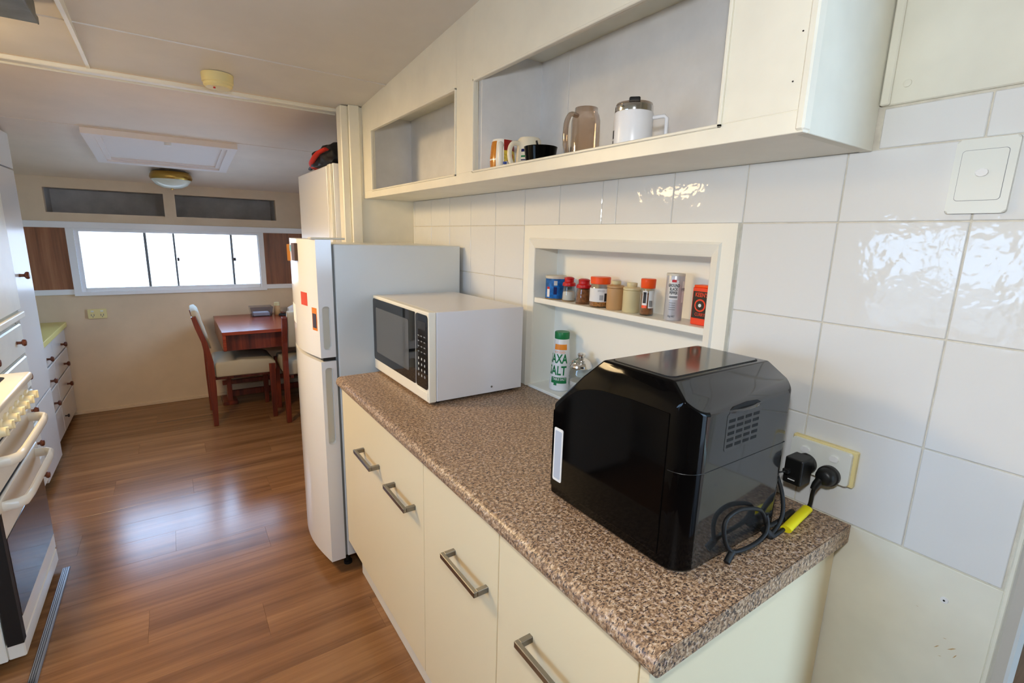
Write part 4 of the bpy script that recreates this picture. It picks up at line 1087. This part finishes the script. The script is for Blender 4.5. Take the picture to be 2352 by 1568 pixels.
# ------------------------------------------------------------------ ceiling fittings
hx0, hx1, hy0, hy1 = -1.432, -0.690, 3.36, 4.15
ht = thing('ceiling_hatch', 'white framed rectangular hatch in the dining ceiling', 'hatch', (-1.06, 3.75, cz(3.75) - 0.05))
def slab(name, x0, x1, y0, y1, d0, d1, m, parent):
    return ceil_strip(name, x0, x1, y0, y1, -d0, -d1, m, parent, 6)
for a in ((hx0, hx1, hy0, hy0 + 0.05), (hx0, hx1, hy1 - 0.05, hy1), (hx0, hx0 + 0.05, hy0 + 0.05, hy1 - 0.05), (hx1 - 0.05, hx1, hy0 + 0.05, hy1 - 0.05)):
    slab('frame', *a, 0.0, 0.030, M_hatch, ht)
for a in ((hx0 + 0.05, hx1 - 0.05, hy0 + 0.05, hy0 + 0.075), (hx0 + 0.05, hx1 - 0.05, hy1 - 0.075, hy1 - 0.05), (hx0 + 0.05, hx0 + 0.075, hy0 + 0.075, hy1 - 0.075), (hx1 - 0.075, hx1 - 0.05, hy0 + 0.075, hy1 - 0.075)):
    slab('inner_bead', *a, 0.0, 0.018, M_hatch, ht)
slab('panel', hx0 + 0.075, hx1 - 0.075, hy0 + 0.075, hy1 - 0.075, 0.0, 0.008, M_hatch, ht)
lathe('catch', [(0.012, -0.048), (0.018, -0.045), (0.018, -0.03)], (-1.045, hy0 + 0.03, cz(hy0)), M_whitepl, ht, 16)
lx, ly = -1.035, 4.38; lz = cz(ly - 0.06) - 0.022
lt = thing('ceiling_light', 'round oyster ceiling light with brass rim', 'ceiling light', (lx, ly, lz - 0.1))
lathe('brass_rim', [(0.118, 0.02), (0.132, 0.0), (0.136, -0.02), (0.130, -0.034), (0.118, -0.036)][::-1], (lx, ly, lz - 0.01), M_brass, lt, 40)
lathe('opal_dome', [(0.01, -0.096), (0.06, -0.090), (0.10, -0.072), (0.122, -0.045), (0.126, -0.03)], (lx, ly, lz - 0.01), M_opal, lt, 40, smooth=60)
lathe('finial', [(0.004, -0.106), (0.010, -0.102), (0.010, -0.096)], (lx, ly, lz - 0.01), M_brass, lt, 12)
sx_, sy_ = -0.870, 2.20
sd = thing('smoke_detector', 'small round cream smoke detector under the ceiling batten', 'smoke detector', (sx_, sy_, cz(sy_) - 0.05))
lathe('base', [(0.052, -0.034), (0.056, -0.03), (0.058, 0.002)], (sx_, sy_, cz(sy_)), M_gpoold, sd, 36)
lathe('cover', [(0.02, -0.052), (0.045, -0.049), (0.052, -0.042), (0.052, -0.0335)], (sx_, sy_, cz(sy_)), M_gpoold, sd, 36)
lathe('indicator', [(0.004, -0.056), (0.004, -0.051)], (sx_ - 0.015, sy_ - 0.02, cz(sy_)), M_red, sd, 10)
eg = thing('power_point', 'small double power point on the beige end wall', 'power point', (-1.605, YE, 0.755))
prism('faceplate', rrect(-1.663, -1.548, 0.755, 0.829, 0.006), 1, YE - 0.012, YE, M_gpoold, eg)
for xx in (-1.635, -1.578):
    box('rocker', xx - 0.009, xx + 0.009, YE - 0.0145, YE - 0.0115, 0.806, 0.818, M_gpo, eg, 0.001)
    boxes('socket_slot', [(xx - 0.010, xx - 0.006, YE - 0.0126, YE - 0.0115, 0.775, 0.790), (xx + 0.006, xx + 0.010, YE - 0.0126, YE - 0.0115, 0.775, 0.790), (xx - 0.002, xx + 0.002, YE - 0.0126, YE - 0.0115, 0.764, 0.776)], M_inkgrey, eg)

# ------------------------------------------------------------------ range hood
hd = thing('range_hood', 'grey metal range hood under the ceiling above the cooker', 'range hood', (-1.75, 1.6, 2.03))
bm = bmesh.new(); addprism(bm, [(1.25, cz(1.25) + 0.004), (1.86, cz(1.86) + 0.004), (1.86, 2.032), (1.25, 2.032)], 0, -2.3, -1.352)
link('body', bm, M_hood, hd)
box('edge_strip', -1.352, -1.348, 1.25, 1.86, 2.030, 2.05, M_hood, hd, 0.001)
lathe('lamp_lens', [(0.03, -0.008), (0.045, 0.0), (0.045, 0.03)], (-1.72, 1.95, 1.975), M_hoodlens, hd, 20)
box('lamp_arm', -1.78, -1.66, 1.86, 2.0, 2.004, 2.080, M_hood, hd)

# ------------------------------------------------------------------ cooker
SX = -1.62; SY0, SY1 = 1.80, 2.40
ck = thing('cooker', 'cream freestanding cooker with oven door and row of knobs', 'cooker', (-1.9, 2.1, 0))
box('body', -2.2, -1.665, SY0, SY1, 0.03, 0.845, M_stove, ck, 0.003)
box('plinth', -2.18, -1.70, SY0 + 0.02, SY1 - 0.02, 0.0, 0.03, M_void, ck)
hb = box('hob', -2.2, -1.598, SY0 - 0.004, SY1 + 0.004, 0.846, 0.878, M_stove, ck, 0.010, 3, 40)
prism('hob_well', rrect(-2.14, -1.66, SY0 + 0.05, SY1 - 0.06, 0.03), 2, 0.8782, 0.8795, M_black, hb)
for (bx, by) in ((-1.78, 1.96), (-1.78, 2.22), (-2.02, 1.96), (-2.02, 2.22)):
    lathe('burner', [(0.05, 0), (0.05, 0.006), (0.036, 0.010), (0.034, 0.018), (0.03, 0.02)], (bx, by, 0.8796), M_blacksatin, hb, 24)
    for k in range(4):
        a = k * math.pi / 2
        tube('pan_support', [(bx + 0.03 * math.cos(a), by + 0.03 * math.sin(a), 0.905), (bx + 0.095 * math.cos(a), by + 0.095 * math.sin(a), 0.905), (bx + 0.105 * math.cos(a), by + 0.105 * math.sin(a), 0.88)], 0.004, M_black, hb, 6)
pn = prism('control_panel', [(-1.665, 0.748), (-1.622, 0.748), (-1.616, 0.845), (-1.665, 0.845)], 1, SY0, SY1, M_stove, ck)
for i in range(7):
    yy = 1.895 + i * 0.075
    k = lathe('knob', [(0.022, 0), (0.022, 0.008), (0.017, 0.011), (0.0155, 0.030), (0.013, 0.033)], (-1.6185, yy, 0.795), M_stoveknob, pn, 20, 0)
    box('knob_grip', -1.591, -1.580, yy - 0.004, yy + 0.004, 0.780, 0.811, M_stoveknob, k, 0.002)
box('dark_gap', -1.665, -1.626, SY0 + 0.002, SY1 - 0.002, 0.736, 0.748, M_void, ck)
gd = box('grill_door', -1.665, SX, SY0, SY1, 0.600, 0.736, M_stove, ck, 0.005, 2)
box('dark_gap', -1.665, -1.628, SY0 + 0.002, SY1 - 0.002, 0.582, 0.600, M_void, ck)
od = box('oven_door', -1.660, SX, SY0 + 0.003, SY1, 0.095, 0.582, M_stove, ck, 0.005, 2)
box('door_edge', -1.660, SX + 0.0006, SY0 - 0.001, SY0 + 0.030, 0.085, 0.545, M_black, od)
box('glass', SX - 0.002, SX + 0.002, SY0 + 0.030, SY1 - 0.012, 0.165, 0.452, M_ovenglass, od, 0.001)
box('storage_drawer', -1.665, SX, SY0 + 0.004, SY1, 0.03, 0.09, M_stove, ck, 0.004)
def bow_handle(parent, z):
    pts = [(SX - 0.002, SY1 - 0.06, z), (SX + 0.035, SY1 - 0.065, z), (SX + 0.052, SY1 - 0.085, z), (SX + 0.056, SY1 - 0.14, z), (SX + 0.056, SY0 + 0.14, z), (SX + 0.052, SY0 + 0.085, z), (SX + 0.035, SY0 + 0.065, z), (SX - 0.002, SY0 + 0.06, z)]
    tube('handle', pts, 0.010, M_stove, parent, 10, 1.8, 40)
bow_handle(gd, 0.706); bow_handle(od, 0.555)
# floor edging at the cooker
es = tag(box('floor_strip', -1.606, -1.579, 1.3, 2.365, 0.0002, 0.007, M_alu, None, 0.002), 'ribbed aluminium floor strip in front of the cooker', 'floor strip')
for xx in (-1.600, -1.594, -1.588): box('groove', xx - 0.0008, xx + 0.0008, 1.3, 2.362, 0.0066, 0.0074, M_void, es)

# ------------------------------------------------------------------ left-hand storage
def knob(parent, x, y, z, m=M_knob, s=1.0):
    return lathe('knob', [(0.008 * s, 0), (0.007 * s, 0.006 * s), (0.007 * s, 0.016 * s), (0.016 * s, 0.022 * s), (0.018 * s, 0.028 * s), (0.014 * s, 0.035 * s), (0.004 * s, 0.037 * s)], (x, y, z), m, parent, 18, 0)
ca = thing('storage_cabinet', 'cream cabinet of drawers under an overhead door beside the cooker', 'cabinet', (-2.05, 2.83, 0))
box('carcass', -2.36, -1.79, 2.43, 3.245, 0, 0.975, M_cream, ca)
box('upper_cupboard', -2.36, -1.775, 2.43, 3.245, 1.02, 1.97, M_cream, ca, 0.003)
dA = box('door', -1.775, -1.755, 2.45, 3.235, 1.03, 1.96, M_cream, ca, 0.003)
knob(dA, -1.755, 2.60, 1.10)
box('ledge', -2.36, -1.745, 2.43, 3.245, 0.985, 1.018, M_cream, ca, 0.006, 2)
for z0, z1 in ((0.80, 0.955), (0.62, 0.785), (0.44, 0.605), (0.26, 0.425), (0.08, 0.245)):
    d = box('drawer', -1.79, -1.765, 2.47, 3.235, z0, z1, M_cream, ca, 0.006)
    knob(d, -1.765, 3.09, (z0 + z1) / 2); knob(d, -1.765, 2.62, (z0 + z1) / 2)
cb = thing('pantry', 'tall glossy white pantry with a single brown knob', 'pantry', (-2.05, 3.465, 0))
box('carcass', -2.36, -1.792, 3.25, 3.68, 0.05, 1.945, M_offwhite, cb)
box('toe_kick', -2.36, -1.81, 3.26, 3.67, 0.0, 0.05, M_void, cb)
d = box('upper_door', -1.79, -1.770, 3.252, 3.679, 1.755, 1.94, M_offwhite, cb, 0.002)
d = box('door', -1.79, -1.770, 3.252, 3.679, 0.50, 1.747, M_offwhite, cb, 0.002)
knob(d, -1.770, 3.40, 1.188, M_knob, 1.15)
d = box('lower_door', -1.79, -1.770, 3.252, 3.679, 0.05, 0.490, M_offwhite, cb, 0.002)
cc = thing('drawer_unit', 'white unit of drawers with brown knobs under yellow benchtop', 'drawers', (-2.08, 4.2, 0))
box('carcass', -2.36, -1.835, 3.70, 4.685, 0.04, 0.705, M_offwhite, cc)
box('toe_kick', -2.36, -1.85, 3.70, 4.685, 0.0, 0.04, M_void, cc)
box('gap_shade_sheet', -1.8352, -1.8345, 3.70, 4.685, 0.045, 0.70, M_void, cc)  # dark sheet painting shade into the gaps between drawer fronts
for (y0, y1, ky) in ((3.705, 4.152, 3.96), (4.165, 4.680, 4.47)):
    for z0, z1 in ((0.558, 0.690), (0.410, 0.546), (0.254, 0.398)):
        d = box('drawer', -1.835, -1.815, y0, y1, z0, z1, M_offwhite, cc, 0.004)
        knob(d, -1.815, ky, (z0 + z1) / 2 - 0.015)
    d = box('cupboard_door', -1.835, -1.815, y0, y1, 0.045, 0.242, M_offwhite, cc, 0.003)
    knob(d, -1.815, y0 + 0.08 if ky < 4.2 else y0 - 0.2 + 0.26, 0.14, M_knobdark, 0.7)
tag(box('benchtop', -2.37, -1.795, 3.69, 4.686, 0.706, 0.742, M_yellowtop, None, 0.004, 2), 'pale yellow benchtop over the white drawers', 'benchtop')
